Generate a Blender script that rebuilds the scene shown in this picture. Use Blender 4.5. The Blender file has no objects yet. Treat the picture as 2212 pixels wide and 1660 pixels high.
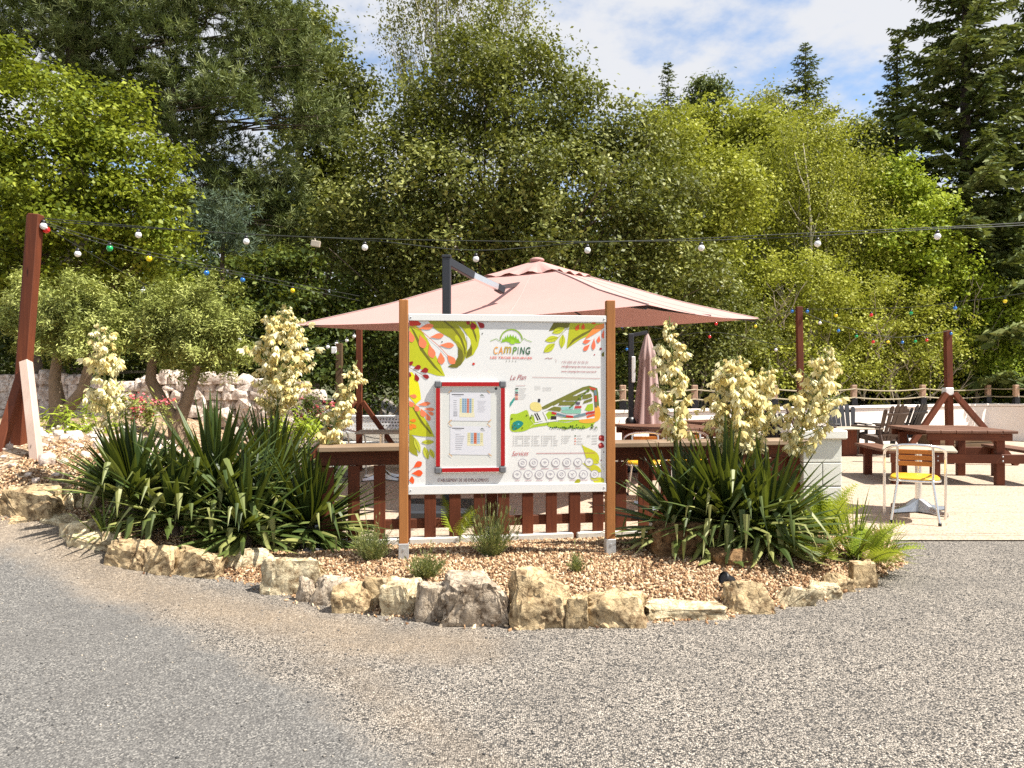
import bpy, bmesh, math, random
import numpy as np
from mathutils import Vector, Matrix, noise
R = math.radians
sc = bpy.context.scene
col = sc.collection
random.seed(7); RNG = np.random.default_rng(11)

# ------------------------------------------------------------------ camera, sky, sun, exposure
cam_d = bpy.data.cameras.new('camera'); cam = bpy.data.objects.new('camera', cam_d); col.objects.link(cam)
CAM_H = 1.4; F = 1660.0; CX, CY = 1106.0, 830.0          # focal length in picture units (frame 2212 x 1660)
cam.location = (0, 0, CAM_H); cam.rotation_euler = (R(90), 0, 0)
cam_d.sensor_width = 36; cam_d.lens = 36*F/2212; cam_d.clip_start = .05; cam_d.clip_end = 2000
sc.camera = cam
sc.view_settings.view_transform = 'Standard'; sc.view_settings.look = 'None'
sc.view_settings.exposure = 1.1; sc.view_settings.gamma = 1; sc.view_settings.use_curve_mapping = False

SUN_EL, SUN_AZ = 57, 104                                   # azimuth from +y (away from camera) towards +x
w = bpy.data.worlds.new('World'); sc.world = w; w.use_nodes = True
nt = w.node_tree; nt.nodes.clear()
def N(t, **k):
    n = nt.nodes.new(t)
    for a, b in k.items(): setattr(n, a, b)
    return n
sky = N('ShaderNodeTexSky', sky_type='NISHITA', sun_disc=False, sun_elevation=R(SUN_EL), sun_rotation=R(SUN_AZ))
sky.dust_density = .6
bg = N('ShaderNodeBackground'); bg.inputs[1].default_value = .10
bgc = N('ShaderNodeBackground'); bgc.inputs[0].default_value = (.93, .95, 1, 1); bgc.inputs[1].default_value = .42
tc = N('ShaderNodeTexCoord'); sep = N('ShaderNodeSeparateXYZ'); nt.links.new(tc.outputs['Generated'], sep.inputs[0])
add = N('ShaderNodeMath', operation='ADD'); add.inputs[1].default_value = .22; nt.links.new(sep.outputs[2], add.inputs[0])
dx = N('ShaderNodeMath', operation='DIVIDE'); dy = N('ShaderNodeMath', operation='DIVIDE')
nt.links.new(sep.outputs[0], dx.inputs[0]); nt.links.new(add.outputs[0], dx.inputs[1])
nt.links.new(sep.outputs[1], dy.inputs[0]); nt.links.new(add.outputs[0], dy.inputs[1])
cmb = N('ShaderNodeCombineXYZ'); nt.links.new(dx.outputs[0], cmb.inputs[0]); nt.links.new(dy.outputs[0], cmb.inputs[1])
cmb.inputs[2].default_value = 1.7
nz = N('ShaderNodeTexNoise'); nz.inputs['Scale'].default_value = 3.1; nz.inputs['Detail'].default_value = 9; nz.inputs['Roughness'].default_value = .58
nt.links.new(cmb.outputs[0], nz.inputs['Vector'])
mr = N('ShaderNodeMapRange'); mr.inputs[1].default_value = .34; mr.inputs[2].default_value = .54; mr.interpolation_type = 'SMOOTHSTEP'
nt.links.new(nz.outputs[0], mr.inputs[0])
mix = N('ShaderNodeMixShader'); outw = N('ShaderNodeOutputWorld')
nt.links.new(sky.outputs[0], bg.inputs[0]); nt.links.new(mr.outputs[0], mix.inputs[0])
nt.links.new(bg.outputs[0], mix.inputs[1]); nt.links.new(bgc.outputs[0], mix.inputs[2]); nt.links.new(mix.outputs[0], outw.inputs[0])
sd = bpy.data.lights.new('sun', 'SUN'); sd.energy = 5.0; sd.angle = R(.5); sd.color = (1, .95, .86)
sun = bpy.data.objects.new('sun', sd); col.objects.link(sun)
sv = Vector((math.sin(R(SUN_AZ))*math.cos(R(SUN_EL)), math.cos(R(SUN_AZ))*math.cos(R(SUN_EL)), math.sin(R(SUN_EL))))
sun.rotation_euler = sv.to_track_quat('Z', 'Y').to_euler(); sun.location = (0, 0, 30)
sc.cycles.max_bounces = 6; sc.cycles.diffuse_bounces = 3; sc.cycles.glossy_bounces = 2
sc.cycles.transmission_bounces = 3; sc.cycles.transparent_max_bounces = 4
sc.cycles.use_adaptive_sampling = True; sc.cycles.adaptive_threshold = .01; sc.cycles.use_denoising = False

# ------------------------------------------------------------------ terrain and placing helpers
def sstep(t):
    t = np.clip(t, 0, 1); return t*t*(3-2*t)
def H(x, y):                                              # the ground rises to a small terrace on the left
    x = np.asarray(x, float); y = np.asarray(y, float)
    x0 = 1.8 + .4*np.clip(y-7, 0, 4)
    return .75*sstep((-x-x0)/2.2)*sstep((y-4.6)/2.6)
def at(px, py, d): return Vector(((px-CX)/F*d, d, CAM_H-(py-CY)/F*d))
def ground(px, py, lift=0.0):                             # where the line of sight meets the ground
    d = 1.5
    while d < 60:
        p = at(px, py, d)
        if p.z <= float(H(p.x, p.y))+lift: return Vector((p.x, p.y, float(H(p.x, p.y))))
        d += .02
    return at(px, py, 60)

# ------------------------------------------------------------------ objects and naming
def tag(o, label=None, cat=None, group=None, kind=None):
    for k, v in (('label', label), ('category', cat), ('group', group), ('kind', kind)):
        if v: o[k] = v
    return o
def thing(name, label, cat, loc=(0, 0, 0), rz=0, group=None):
    o = bpy.data.objects.new(name, None); col.objects.link(o); o.location = loc; o.rotation_euler = (0, 0, rz)
    o.empty_display_size = .1
    return tag(o, label, cat, group)
def link(name, me, parent=None, loc=None):
    o = bpy.data.objects.new(name, me); col.objects.link(o)
    if parent: o.parent = parent
    if loc is not None: o.location = loc
    return o
def kids(o): return [c for c in bpy.data.objects if c.parent == o]
def copy_tree(o, parent=None, loc=None, rz=None, label=None, swap=None, tree=None):
    tree = tree or {}
    if not tree:
        for c in bpy.data.objects:
            if c.parent: tree.setdefault(c.parent.name, []).append(c)
        tree['\0'] = []
    c = o.copy(); col.objects.link(c); c.parent = parent
    if loc is not None: c.location = loc
    if rz is not None: c.rotation_euler = (0, 0, rz)
    if label: c['label'] = label
    if swap and c.type == 'MESH' and c.data.materials and c.data.materials[0] in swap:
        c.data = c.data.copy(); c.data.materials[0] = swap[c.data.materials[0]]
    for ch in tree.get(o.name, []): copy_tree(ch, c, swap=swap, tree=tree)
    return c

class MB:                                                 # mesh builder
    def __init__(s): s.v = []; s.f = []; s.m = []; s.mi = 0; s.sm = []; s.smooth = False
    def add(s, vs, fs):
        b = len(s.v); s.v += [tuple(p) for p in vs]
        for f in fs: s.f.append(tuple(b+i for i in f)); s.m.append(s.mi); s.sm.append(s.smooth)
    def box(s, c, d, rot=None, bev=0.0):
        c = Vector(c); hx, hy, hz = d[0]/2, d[1]/2, d[2]/2
        M = rot if rot is not None else Matrix.Identity(3)
        if bev <= 0:
            vs = [Vector((x*hx, y*hy, z*hz)) for x in (-1, 1) for y in (-1, 1) for z in (-1, 1)]
            fs = [(0, 1, 3, 2), (4, 6, 7, 5), (0, 4, 5, 1), (2, 3, 7, 6), (0, 2, 6, 4), (1, 5, 7, 3)]
        else:
            bm = bmesh.new(); bmesh.ops.create_cube(bm, size=1, matrix=Matrix.Diagonal((d[0], d[1], d[2], 1)))
            bmesh.ops.bevel(bm, geom=bm.edges[:], offset=bev, segments=1, affect='EDGES')
            bm.verts.index_update(); vs = [v.co.copy() for v in bm.verts]; fs = [[v.index for v in f.verts] for f in bm.faces]; bm.free()
        s.add([c + M @ v for v in vs], fs)
    def bar(s, a, b, wd, ht, up=(0, 0, 1), bev=0.0):      # box from a to b, wd across, ht along up
        a, b = Vector(a), Vector(b); z = (b-a); L = z.length; z.normalize(); u = Vector(up)
        x = u.cross(z)
        if x.length < 1e-4: x = Vector((1, 0, 0)).cross(z)
        x.normalize(); y = z.cross(x)
        M = Matrix((x, y, z)).transposed()
        s.box((a+b)/2, (wd, ht, L), M, bev)
    def tube(s, pts, rad, n=8, cap=True):
        pts = [Vector(p) for p in pts]; k = len(pts); rs = rad if hasattr(rad, '__len__') else [rad]*k
        vs = []; x = None
        for i, p in enumerate(pts):
            t = (pts[min(i+1, k-1)]-pts[max(i-1, 0)]).normalized()
            if x is None: x = t.orthogonal().normalized()
            x = (x - t*x.dot(t))
            if x.length < 1e-6: x = t.orthogonal()
            x.normalize(); y = t.cross(x)
            for j in range(n):
                a = 2*math.pi*j/n; vs.append(p + (x*math.cos(a)+y*math.sin(a))*rs[i])
        fs = [(i*n+j, i*n+(j+1) % n, (i+1)*n+(j+1) % n, (i+1)*n+j) for i in range(k-1) for j in range(n)]
        o = s.smooth; s.smooth = True; s.add(vs, fs); s.smooth = o
        if cap: s.add(vs[:n], [tuple(range(n-1, -1, -1))]); s.add(vs[-n:], [tuple(range(n))])
    def lathe(s, prof, c=(0, 0, 0), n=16, M=None):        # profile of (r, z)
        c = Vector(c); vs = []; k = len(prof)
        for r, z in prof:
            for j in range(n):
                a = 2*math.pi*j/n; v = Vector((r*math.cos(a), r*math.sin(a), z)); vs.append(c + (M @ v if M else v))
        fs = [(i*n+j, i*n+(j+1) % n, (i+1)*n+(j+1) % n, (i+1)*n+j) for i in range(k-1) for j in range(n)]
        o = s.smooth; s.smooth = True; s.add(vs, fs); s.smooth = o
    def ball(s, c, r, n=10, sq=1.0):
        s.lathe([(max(r*math.sin(math.pi*i/n), 1e-4), -r*sq*math.cos(math.pi*i/n)) for i in range(n+1)], c, 12)
    def prism(s, poly, y0, y1, M=None):                   # polygon in xz, extruded along y
        n = len(poly); f = lambda v: (M @ Vector(v)) if M else Vector(v)
        vs = [f((x, y0, z)) for x, z in poly]+[f((x, y1, z)) for x, z in poly]
        s.add(vs, [tuple(range(n)), tuple(range(2*n-1, n-1, -1))]+[(i, i+n, (i+1) % n+n, (i+1) % n) for i in range(n)])
    def build(s, name, mats, parent=None, world=False, origin=None, fix=True):
        me = bpy.data.meshes.new(name); off = Vector((0, 0, 0))
        if world:
            p = parent
            while p: off += p.location; p = p.parent
        if origin is not None: off = Vector(origin)
        me.from_pydata([tuple(Vector(v)-off) for v in s.v] if (world or origin is not None) else s.v, [], s.f)
        for m in (mats if isinstance(mats, (list, tuple)) else [mats]): me.materials.append(m)
        me.polygons.foreach_set('material_index', s.m); me.polygons.foreach_set('use_smooth', s.sm); me.update()
        if fix:
            bm = bmesh.new(); bm.from_mesh(me); bmesh.ops.recalc_face_normals(bm, faces=bm.faces[:]); bm.to_mesh(me); bm.free()
        o = link(name, me, parent)
        if origin is not None and parent is None: o.location = origin
        return o

# ------------------------------------------------------------------ materials
class NT:
    def __init__(s, name):
        s.mat = bpy.data.materials.new(name); s.mat.use_nodes = True; s.t = s.mat.node_tree
        s.b = s.t.nodes['Principled BSDF']; s.out = s.t.nodes['Material Output']
        s.co = s.t.nodes.new('ShaderNodeTexCoord').outputs['Object']
    def n(s, t, ins=None, **k):
        x = s.t.nodes.new(t)
        for a, b in k.items(): setattr(x, a, b)
        for a, b in (ins or {}).items():
            if isinstance(b, bpy.types.NodeSocket): s.t.links.new(b, x.inputs[a])
            else: x.inputs[a].default_value = b
        return x
    def noise(s, scale, detail=4, rough=.6, vec=None): return s.n('ShaderNodeTexNoise', {'Vector': vec or s.co, 'Scale': scale, 'Detail': detail, 'Roughness': rough}).outputs['Fac']
    def vor(s, scale, out='Distance', feature='F1', vec=None): return s.n('ShaderNodeTexVoronoi', {'Vector': vec or s.co, 'Scale': scale}, feature=feature).outputs[out]
    def ramp(s, fac, stops, interp='LINEAR'):
        r = s.n('ShaderNodeValToRGB', {'Fac': fac}); e = r.color_ramp.elements; r.color_ramp.interpolation = interp
        while len(e) > 1: e.remove(e[-1])
        for i, (p, c) in enumerate(stops):
            el = e[0] if i == 0 else e.new(p)
            el.position = p; el.color = (c[0], c[1], c[2], 1) if hasattr(c, '__len__') else (c, c, c, 1)
        return r.outputs['Color']
    def mix(s, f, a, b, mode='MIX'):
        m = s.n('ShaderNodeMix', data_type='RGBA', blend_type=mode)
        for k, v in ((0, f), (6, a), (7, b)):
            if isinstance(v, bpy.types.NodeSocket): s.t.links.new(v, m.inputs[k])
            else: m.inputs[k].default_value = v if not hasattr(v, '__len__') else (v[0], v[1], v[2], 1)
        return m.outputs[2]
    def math(s, op, a, b=0.0, clamp=False): return s.n('ShaderNodeMath', {0: a, 1: b}, operation=op, use_clamp=clamp).outputs[0]
    def set(s, k, v):
        if isinstance(v, bpy.types.NodeSocket): s.t.links.new(v, s.b.inputs[k])
        else: s.b.inputs[k].default_value = (v[0], v[1], v[2], 1) if hasattr(v, '__len__') else v
    def bump(s, h, strength=.3, dist=.01):
        s.t.links.new(s.n('ShaderNodeBump', {'Height': h, 'Strength': strength, 'Distance': dist}).outputs[0], s.b.inputs['Normal'])
    def scale(s, v): return s.n('ShaderNodeMapping', {'Vector': s.co, 'Scale': v}).outputs[0]
def plain(name, c, rough=.5, metal=0.0, var=.12, vs=9, bump=.0, spec=.5):
    m = NT(name); f = m.noise(vs, 5)
    m.set('Base Color', m.mix(f, [x*(1-var) for x in c], [min(1, x*(1+var)) for x in c])); m.set('Roughness', rough); m.set('Metallic', metal)
    m.set('Specular IOR Level', spec)
    if bump: m.bump(m.noise(vs*8, 4), bump)
    return m.mat
def wood(name, c1, c2, axis='z', rough=.65, knots=True):
    m = NT(name); sc_ = {'x': (1.2, 22, 22), 'y': (22, 1.2, 22), 'z': (22, 22, 1.2)}[axis]
    v = m.scale(sc_); g = m.noise(2.2, 6, .65, v); big = m.noise(1.3, 3)
    c = m.mix(m.ramp(g, [(.3, 0), (.7, 1)]), c1, c2)
    c = m.mix(m.ramp(big, [(.35, 0), (.75, 1)]), c, [x*.72 for x in c1])
    if knots:
        k = m.vor(1.6, vec=m.scale({'x': (1.1, 6, 6), 'y': (6, 1.1, 6), 'z': (6, 6, 1.1)}[axis]))
        c = m.mix(m.ramp(k, [(.03, 1), (.10, 0)]), c, [x*.3 for x in c1])
    m.set('Base Color', c); m.set('Roughness', rough); m.set('Specular IOR Level', .3); m.bump(g, .25, .004)
    return m.mat
def leafmat(name, cols, trans=.35, rough=.45, spec=.4, tint=None, tcol=(.30, .33, .02)):
    m = NT(name); r = m.n('ShaderNodeAttribute', attribute_name='rnd').outputs['Fac']
    k = len(cols); c = m.ramp(r, [(.16+.68*i/(k-1), cc) for i, cc in enumerate(cols)])
    b = m.noise(.9, 3); c = m.mix(m.ramp(b, [(.35, 0), (.7, .55)]), c, tint or [cols[-1][0]*1.15, cols[-1][1], cols[-1][2]])
    m.set('Base Color', c); m.set('Roughness', max(.5, rough+.12)); m.set('Specular IOR Level', spec*.35)
    tr = m.n('ShaderNodeBsdfTranslucent', {'Color': m.mix(.5, c, tcol)})
    mx = m.n('ShaderNodeMixShader', {0: trans, 1: m.b.outputs[0], 2: tr.outputs[0]}); m.t.links.new(mx.outputs[0], m.out.inputs[0])
    return m.mat
# ------------------------------------------------------------------ the material set
M = {}
M['post_wood'] = wood('brown post wood', (.34, .135, .038), (.44, .19, .06), 'z')
M['red_wood'] = wood('red stained timber', (.105, .026, .010), (.18, .048, .017), 'z')
M['red_wood_x'] = wood('red stained board', (.10, .028, .012), (.175, .052, .020), 'x')
M['red_wood_y'] = wood('red stained plank', (.13, .058, .035), (.21, .11, .075), 'y')
M['grey_wood_x'] = wood('weathered counter plank', (.22, .145, .09), (.36, .27, .18), 'x')
M['pink_wood'] = wood('sunlit brace timber', (.55, .40, .32), (.68, .52, .43), 'z')  # pale tone paints in the strong sun on the left post's brace
M['bleached_z'] = wood('bleached short post', (.45, .28, .19), (.58, .40, .28), 'z')
M['old_wood'] = wood('dark old timber', (.10, .06, .03), (.17, .11, .06), 'x')
M['orange_slat'] = wood('orange varnished slat', (.46, .15, .025), (.58, .21, .04), 'x', .35, False)
M['zinc'] = plain('galvanised steel', (.48, .50, .51), .42, .55, .15, 30)
M['alu'] = plain('brushed aluminium', (.80, .79, .78), .22, .95, .05, 40)
M['chrome'] = plain('polished steel', (.55, .55, .55), .34, 1.0, .15, 20)
M['dark_metal'] = plain('anthracite metal', (.030, .033, .04), .42, .2, .15)
M['black_plastic'] = plain('black plastic', (.012, .012, .015), .4, 0, .2)
M['brown_plastic'] = plain('brown plastic', (.085, .055, .042), .55, 0, .2)
M['white_plastic'] = plain('white plastic', (.75, .76, .76), .4, 0, .04)
M['yellow_plastic'] = plain('yellow plastic', (.72, .40, .02), .35, 0, .08)
M['pale_top'] = plain('pale table top', (.42, .36, .28), .5, 0, .08, 20)
M['sheet_white'] = plain('white enamelled sheet', (.70, .70, .685), .3, 0, .02)
M['case_back'] = plain('pale grey case back', (.62, .63, .60), .5, 0, .03)
M['paper'] = plain('white paper', (.80, .80, .82), .7, 0, .02)
M['red_alu'] = plain('red anodised profile', (.42, .008, .01), .3, .25, .1, 20)
M['grey_cap'] = plain('grey plastic corner', (.13, .135, .145), .5, 0, .1)
M['cable'] = plain('black cable', (.025, .03, .025), .6)
M['rope'] = plain('hemp rope', (.33, .28, .19), .9, 0, .3, 60)
M['stem_green'] = plain('green stem', (.16, .19, .05), .6, 0, .2)
M['bark'] = plain('grey brown bark', (.13, .10, .07), .9, 0, .5, 12, .8)
M['pale_bark'] = plain('pale birch bark', (.55, .50, .40), .8, 0, .35, 7, .4)
M['twig'] = plain('grey twig', (.32, .27, .19), .8, 0, .3)
M['bark_dark'] = plain('dark conifer bark', (.05, .036, .026), .9, 0, .5, 12, .8)
M['olive_bark'] = plain('olive bark', (.24, .17, .11), .9, 0, .5, 14, .9)
M['soil'] = plain('dark planter soil', (.14, .10, .07), .95, 0, .4, 30, .6)
for nme, c in dict(white=(.86, .86, .86), red=(.72, .02, .02), green=(.01, .36, .10), yellow=(.85, .68, .01), blue=(.02, .17, .52)).items():
    m = NT(nme+' bulb glass'); m.set('Base Color', c); m.set('Roughness', .12); m.set('Coat Weight', .3)
    M['bulb_'+nme] = m.mat

m = NT('parasol fabric')                                   # thin woven cloth that lets some sun through
cf = m.mix(m.noise(3, 3), (.455, .268, .245), (.50, .298, .272)); m.set('Base Color', cf); m.set('Roughness', .85); m.set('Specular IOR Level', .1)
m.bump(m.math('ADD', m.noise(220, 2), m.math('MULTIPLY', m.noise(2.2, 5), 2.5)), .25, .012)
tr = m.n('ShaderNodeBsdfTranslucent', {'Color': (.62, .25, .20, 1)}); mx = m.n('ShaderNodeMixShader', {0: .06, 1: m.b.outputs[0], 2: tr.outputs[0]})
m.t.links.new(mx.outputs[0], m.out.inputs[0]); M['fabric'] = m.mat
M['mauve'] = plain('faded mauve cloth', (.42, .30, .28), .9, 0, .1, 6, .1, .1)

m = NT('white rendered wall')
m.set('Base Color', m.mix(m.ramp(m.noise(1.1, 6), [(.35, 0), (.75, 1)]), (.84, .78, .73), (.74, .65, .59))); m.set('Roughness', .9)
m.bump(m.noise(60, 4), .5, .004); M['render'] = m.mat
m = NT('painted block')
m.set('Base Color', m.mix(m.noise(5, 6), (.60, .61, .55), (.70, .70, .64))); m.set('Roughness', .85); m.bump(m.noise(70, 4), .35, .004); M['block'] = m.mat
m = NT('painted cap'); m.set('Base Color', m.mix(m.noise(6, 6), (.68, .67, .60), (.78, .76, .70))); m.set('Roughness', .8); m.bump(m.noise(70, 4), .3, .004); M['cap'] = m.mat
M['mortar'] = plain('grey mortar', (.36, .36, .33), .9)
m = NT('concrete kerb'); m.set('Base Color', m.mix(m.noise(7, 6), (.48, .46, .42), (.62, .60, .55))); m.set('Roughness', .9); m.bump(m.noise(50, 4), .4, .004); M['concrete'] = m.mat

def stone_mat(name, a, b, stain):
    m = NT(name); g = m.noise(3.2, 8, .68); h = m.noise(9, 8, .7); d = m.noise(28, 5, .7)
    c = m.mix(m.ramp(g, [(.32, 0), (.68, 1)]), a, b)
    c = m.mix(m.ramp(h, [(.42, 0), (.60, .9)]), c, stain)
    c = m.mix(m.ramp(d, [(.4, 0), (.75, .45)]), c, [min(1, x*1.5) for x in b])
    cr = m.vor(5.5, feature='DISTANCE_TO_EDGE', vec=m.n('ShaderNodeVectorMath', {0: m.co, 1: m.n('ShaderNodeTexNoise', {'Vector': m.co, 'Scale': 4.0}).outputs['Color']}, operation='ADD').outputs[0])
    c = m.mix(m.ramp(cr, [(.0, .7), (.035, 0)]), c, [x*.35 for x in stain])
    m.set('Base Color', c); m.set('Roughness', .93); m.set('Specular IOR Level', .15)
    hh = m.math('ADD', m.math('MULTIPLY', h, .7), m.math('MULTIPLY', d, .5)); m.bump(hh, .9, .03)
    return m.mat
M['stone_tan'] = stone_mat('tan field stone', (.40, .275, .135), (.62, .49, .30), (.075, .036, .014))
M['stone_grey'] = stone_mat('grey field stone', (.34, .265, .185), (.58, .49, .38), (.085, .05, .026))
M['stone_pale'] = stone_mat('pale field stone', (.56, .44, .26), (.74, .63, .44), (.15, .085, .033))
M['stone_brown'] = stone_mat('brown field stone', (.19, .105, .045), (.30, .19, .095), (.06, .03, .014))
M['stone_dark'] = stone_mat('dark slate', (.10, .10, .11), (.20, .19, .19), (.06, .06, .06))
M['stone_wall'] = stone_mat('pinkish wall stone', (.66, .53, .45), (.80, .70, .62), (.32, .21, .15))

# the ground: three real surfaces (worn asphalt, washed gravel, sandy dirt) told apart by two mesh attributes
m = NT('driveway surface')
aD = m.n('ShaderNodeAttribute', attribute_name='dirt').outputs['Fac']; aA = m.n('ShaderNodeAttribute', attribute_name='asphalt').outputs['Fac']
n1 = m.noise(1.1, 7, .65); n2 = m.noise(5.5, 6, .7); n3 = m.noise(60, 3, .7)
vs = m.n('ShaderNodeTexVoronoi', {'Vector': m.co, 'Scale': 125.0, 'Randomness': 1.0}); vg = m.n('ShaderNodeSeparateColor', {0: vs.outputs['Color']}).outputs[0]
vs2 = m.n('ShaderNodeTexVoronoi', {'Vector': m.co, 'Scale': 150.0}); vg2 = m.n('ShaderNodeSeparateColor', {0: vs2.outputs['Color']}).outputs[1]
grav = m.ramp(vg, [(0, (.02, .02, .02)), (.27, (.075, .069, .064)), (.40, (.26, .228, .192)), (.72, (.40, .35, .295)), (1, (.62, .55, .47))])
grav = m.mix(m.ramp(vs.outputs['Distance'], [(.45, 0), (.85, .7)]), grav, (.05, .05, .05))
asph = m.ramp(vg2, [(0, (.035, .035, .036)), (.4, (.098, .094, .089)), (.75, (.165, .158, .148)), (1, (.34, .32, .29))])
asph = m.mix(m.ramp(n2, [(.35, 0), (.7, .4)]), asph, (.150, .144, .137))
dirt = m.mix(m.ramp(vg, [(.2, 0), (.9, 1)]), (.25, .19, .13), (.52, .42, .31))
dirt = m.mix(m.ramp(n3, [(.42, 0), (.60, .8)]), dirt, (.19, .15, .115))
fa = m.ramp(m.math('ADD', aA, m.math('MULTIPLY', m.math('SUBTRACT', n1, .5), .9)), [(.42, 0), (.62, 1)])
fd = m.ramp(m.math('ADD', aD, m.math('MULTIPLY', m.math('SUBTRACT', m.math('ADD', m.math('MULTIPLY', n2, .6), m.math('MULTIPLY', n3, .4)), .5), 1.0)), [(.38, 0), (.88, .86)])
c = m.mix(fa, grav, asph); c = m.mix(fd, c, dirt)
c = m.mix(m.ramp(m.noise(2.3, 6, .62), [(.42, 0), (.62, .28)]), c, (.10, .095, .09)); big = m.noise(.45, 4); c = m.mix(m.ramp(big, [(.35, .0), (.7, .22)]), c, (.14, .13, .12))
m.set('Base Color', c); m.set('Roughness', .92); m.set('Specular IOR Level', .2)
hgt = m.math('ADD', m.math('MULTIPLY', m.math('SUBTRACT', .6, vs.outputs['Distance']), m.math('SUBTRACT', 1.0, m.math('MULTIPLY', fa, .65))), m.math('MULTIPLY', n3, .3)); m.bump(hgt, .9, .012)
M['drive'] = m.mat

m = NT('resin bound patio')
vs = m.n('ShaderNodeTexVoronoi', {'Vector': m.co, 'Scale': 75.0}); vg = m.n('ShaderNodeSeparateColor', {0: vs.outputs['Color']}).outputs[0]
c = m.ramp(vg, [(0, (.21, .145, .10)), (.3, (.36, .275, .20)), (1, (.54, .44, .34))])
c = m.mix(m.ramp(m.noise(1.2, 5), [(.35, 0), (.7, .5)]), c, (.37, .285, .215))
yy = m.n('ShaderNodeSeparateXYZ', {0: m.co}).outputs
jt = m.math('ABSOLUTE', m.math('SUBTRACT', m.math('FRACT', m.math('MULTIPLY', m.math('ADD', yy[1], m.math('MULTIPLY', m.noise(3, 3), .02)), .78)), .5)); c = m.mix(m.ramp(jt, [(.003, .75), (.009, 0)]), c, (.13, .09, .06))
c = m.mix(m.ramp(m.noise(3.5, 7, .7), [(.54, 0), (.68, .45)]), c, (.24, .17, .11)); c = m.mix(m.ramp(m.noise(24, 4, .7), [(.58, 0), (.7, .5)]), c, (.20, .15, .11))
m.set('Base Color', c); m.set('Roughness', .9); m.bump(vs.outputs['Distance'], .4, .006); M['patio'] = m.mat
m = NT('bark mulch')
vs = m.n('ShaderNodeTexVoronoi', {'Vector': m.co, 'Scale': 42.0}); vg = m.n('ShaderNodeSeparateColor', {0: vs.outputs['Color']}).outputs[0]
c = m.ramp(vg, [(0, (.09, .045, .022)), (.4, (.26, .165, .09)), (.8, (.45, .33, .21)), (1, (.60, .50, .37))])
m.set('Base Color', c); m.set('Roughness', .95); m.bump(vs.outputs['Distance'], .9, .02); M['mulch'] = m.mat
m = NT('wood chip')
r = m.n('ShaderNodeAttribute', attribute_name='rnd').outputs['Fac']
m.set('Base Color', m.ramp(r, [(0, (.085, .036, .015)), (.35, (.27, .145, .065)), (.7, (.48, .325, .185)), (1, (.68, .53, .35))])); m.set('Roughness', .9); M['chip'] = m.mat
m = NT('forest floor'); m.set('Base Color', m.mix(m.noise(2, 6), (.035, .04, .012), (.08, .085, .03))); m.set('Roughness', .95); M['forest'] = m.mat

# leaves, petals, needles
M['yucca'] = leafmat('yucca leaf', [(.014, .032, .009), (.034, .064, .013), (.10, .135, .03), (.36, .36, .12)], .18, .3, 1.1, (.07, .10, .02))
M['yucca_old'] = leafmat('pale yucca leaf', [(.12, .17, .05), (.20, .24, .08), (.30, .29, .10)], .15, .4, .45, (.20, .24, .07))
M['petal'] = leafmat('cream petal', [(.70, .56, .20), (.82, .73, .38), (.88, .83, .55)], .30, .6, .2, (.82, .71, .34), (.86, .76, .40))
M['petal_pink'] = leafmat('pink petal', [(.70, .12, .16), (.75, .30, .35), (.80, .05, .06)], .25, .6, .2, (.75, .15, .15), (.8, .1, .1))
M['fern'] = leafmat('fern frond', [(.16, .24, .02), (.30, .38, .035), (.48, .52, .07)], .35, .5, .3, (.36, .42, .04))
M['grass'] = leafmat('grassy leaf', [(.08, .14, .03), (.14, .20, .04), (.24, .26, .07)], .3, .45, .4)
M['lavender'] = leafmat('grey green sprig', [(.12, .16, .06), (.19, .23, .09), (.28, .30, .13)], .25, .6, .2)
M['olive'] = leafmat('olive leaf', [(.06, .078, .02), (.24, .275, .065), (.56, .58, .20)], .14, .42, .45, (.33, .36, .075))
M['hazel'] = leafmat('broad lime green leaf', [(.022, .040, .005), (.12, .165, .013), (.36, .40, .05)], .30, .36, .5, (.24, .27, .02))
M['willow'] = leafmat('dull green leaf', [(.020, .030, .006), (.10, .118, .022), (.40, .41, .13)], .20, .34, .6, (.15, .165, .028))
M['gold'] = leafmat('yellowish leaf', [(.07, .082, .010), (.27, .295, .035), (.58, .58, .13)], .32, .4, .5, (.34, .36, .035))
M['bright'] = leafmat('fresh green leaf', [(.06, .11, .008), (.27, .36, .028), (.54, .60, .10)], .34, .38, .5, (.34, .42, .035))
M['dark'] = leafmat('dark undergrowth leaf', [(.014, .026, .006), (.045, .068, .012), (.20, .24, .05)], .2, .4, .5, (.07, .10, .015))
M['birch'] = leafmat('birch leaf', [(.07, .085, .018), (.18, .20, .045), (.36, .37, .12)], .3, .4, .5)
M['pine'] = leafmat('pine needle', [(.034, .050, .014), (.11, .145, .045), (.34, .38, .17)], .12, .45, .4, (.16, .20, .06))
M['bluepine'] = leafmat('blue pine needle', [(.055, .095, .06), (.10, .155, .10), (.15, .205, .14)], .12, .45, .4)
M['spruce'] = leafmat('spruce needle', [(.026, .044, .012), (.085, .12, .036), (.27, .30, .11)], .14, .5, .35, (.15, .18, .05))

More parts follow.
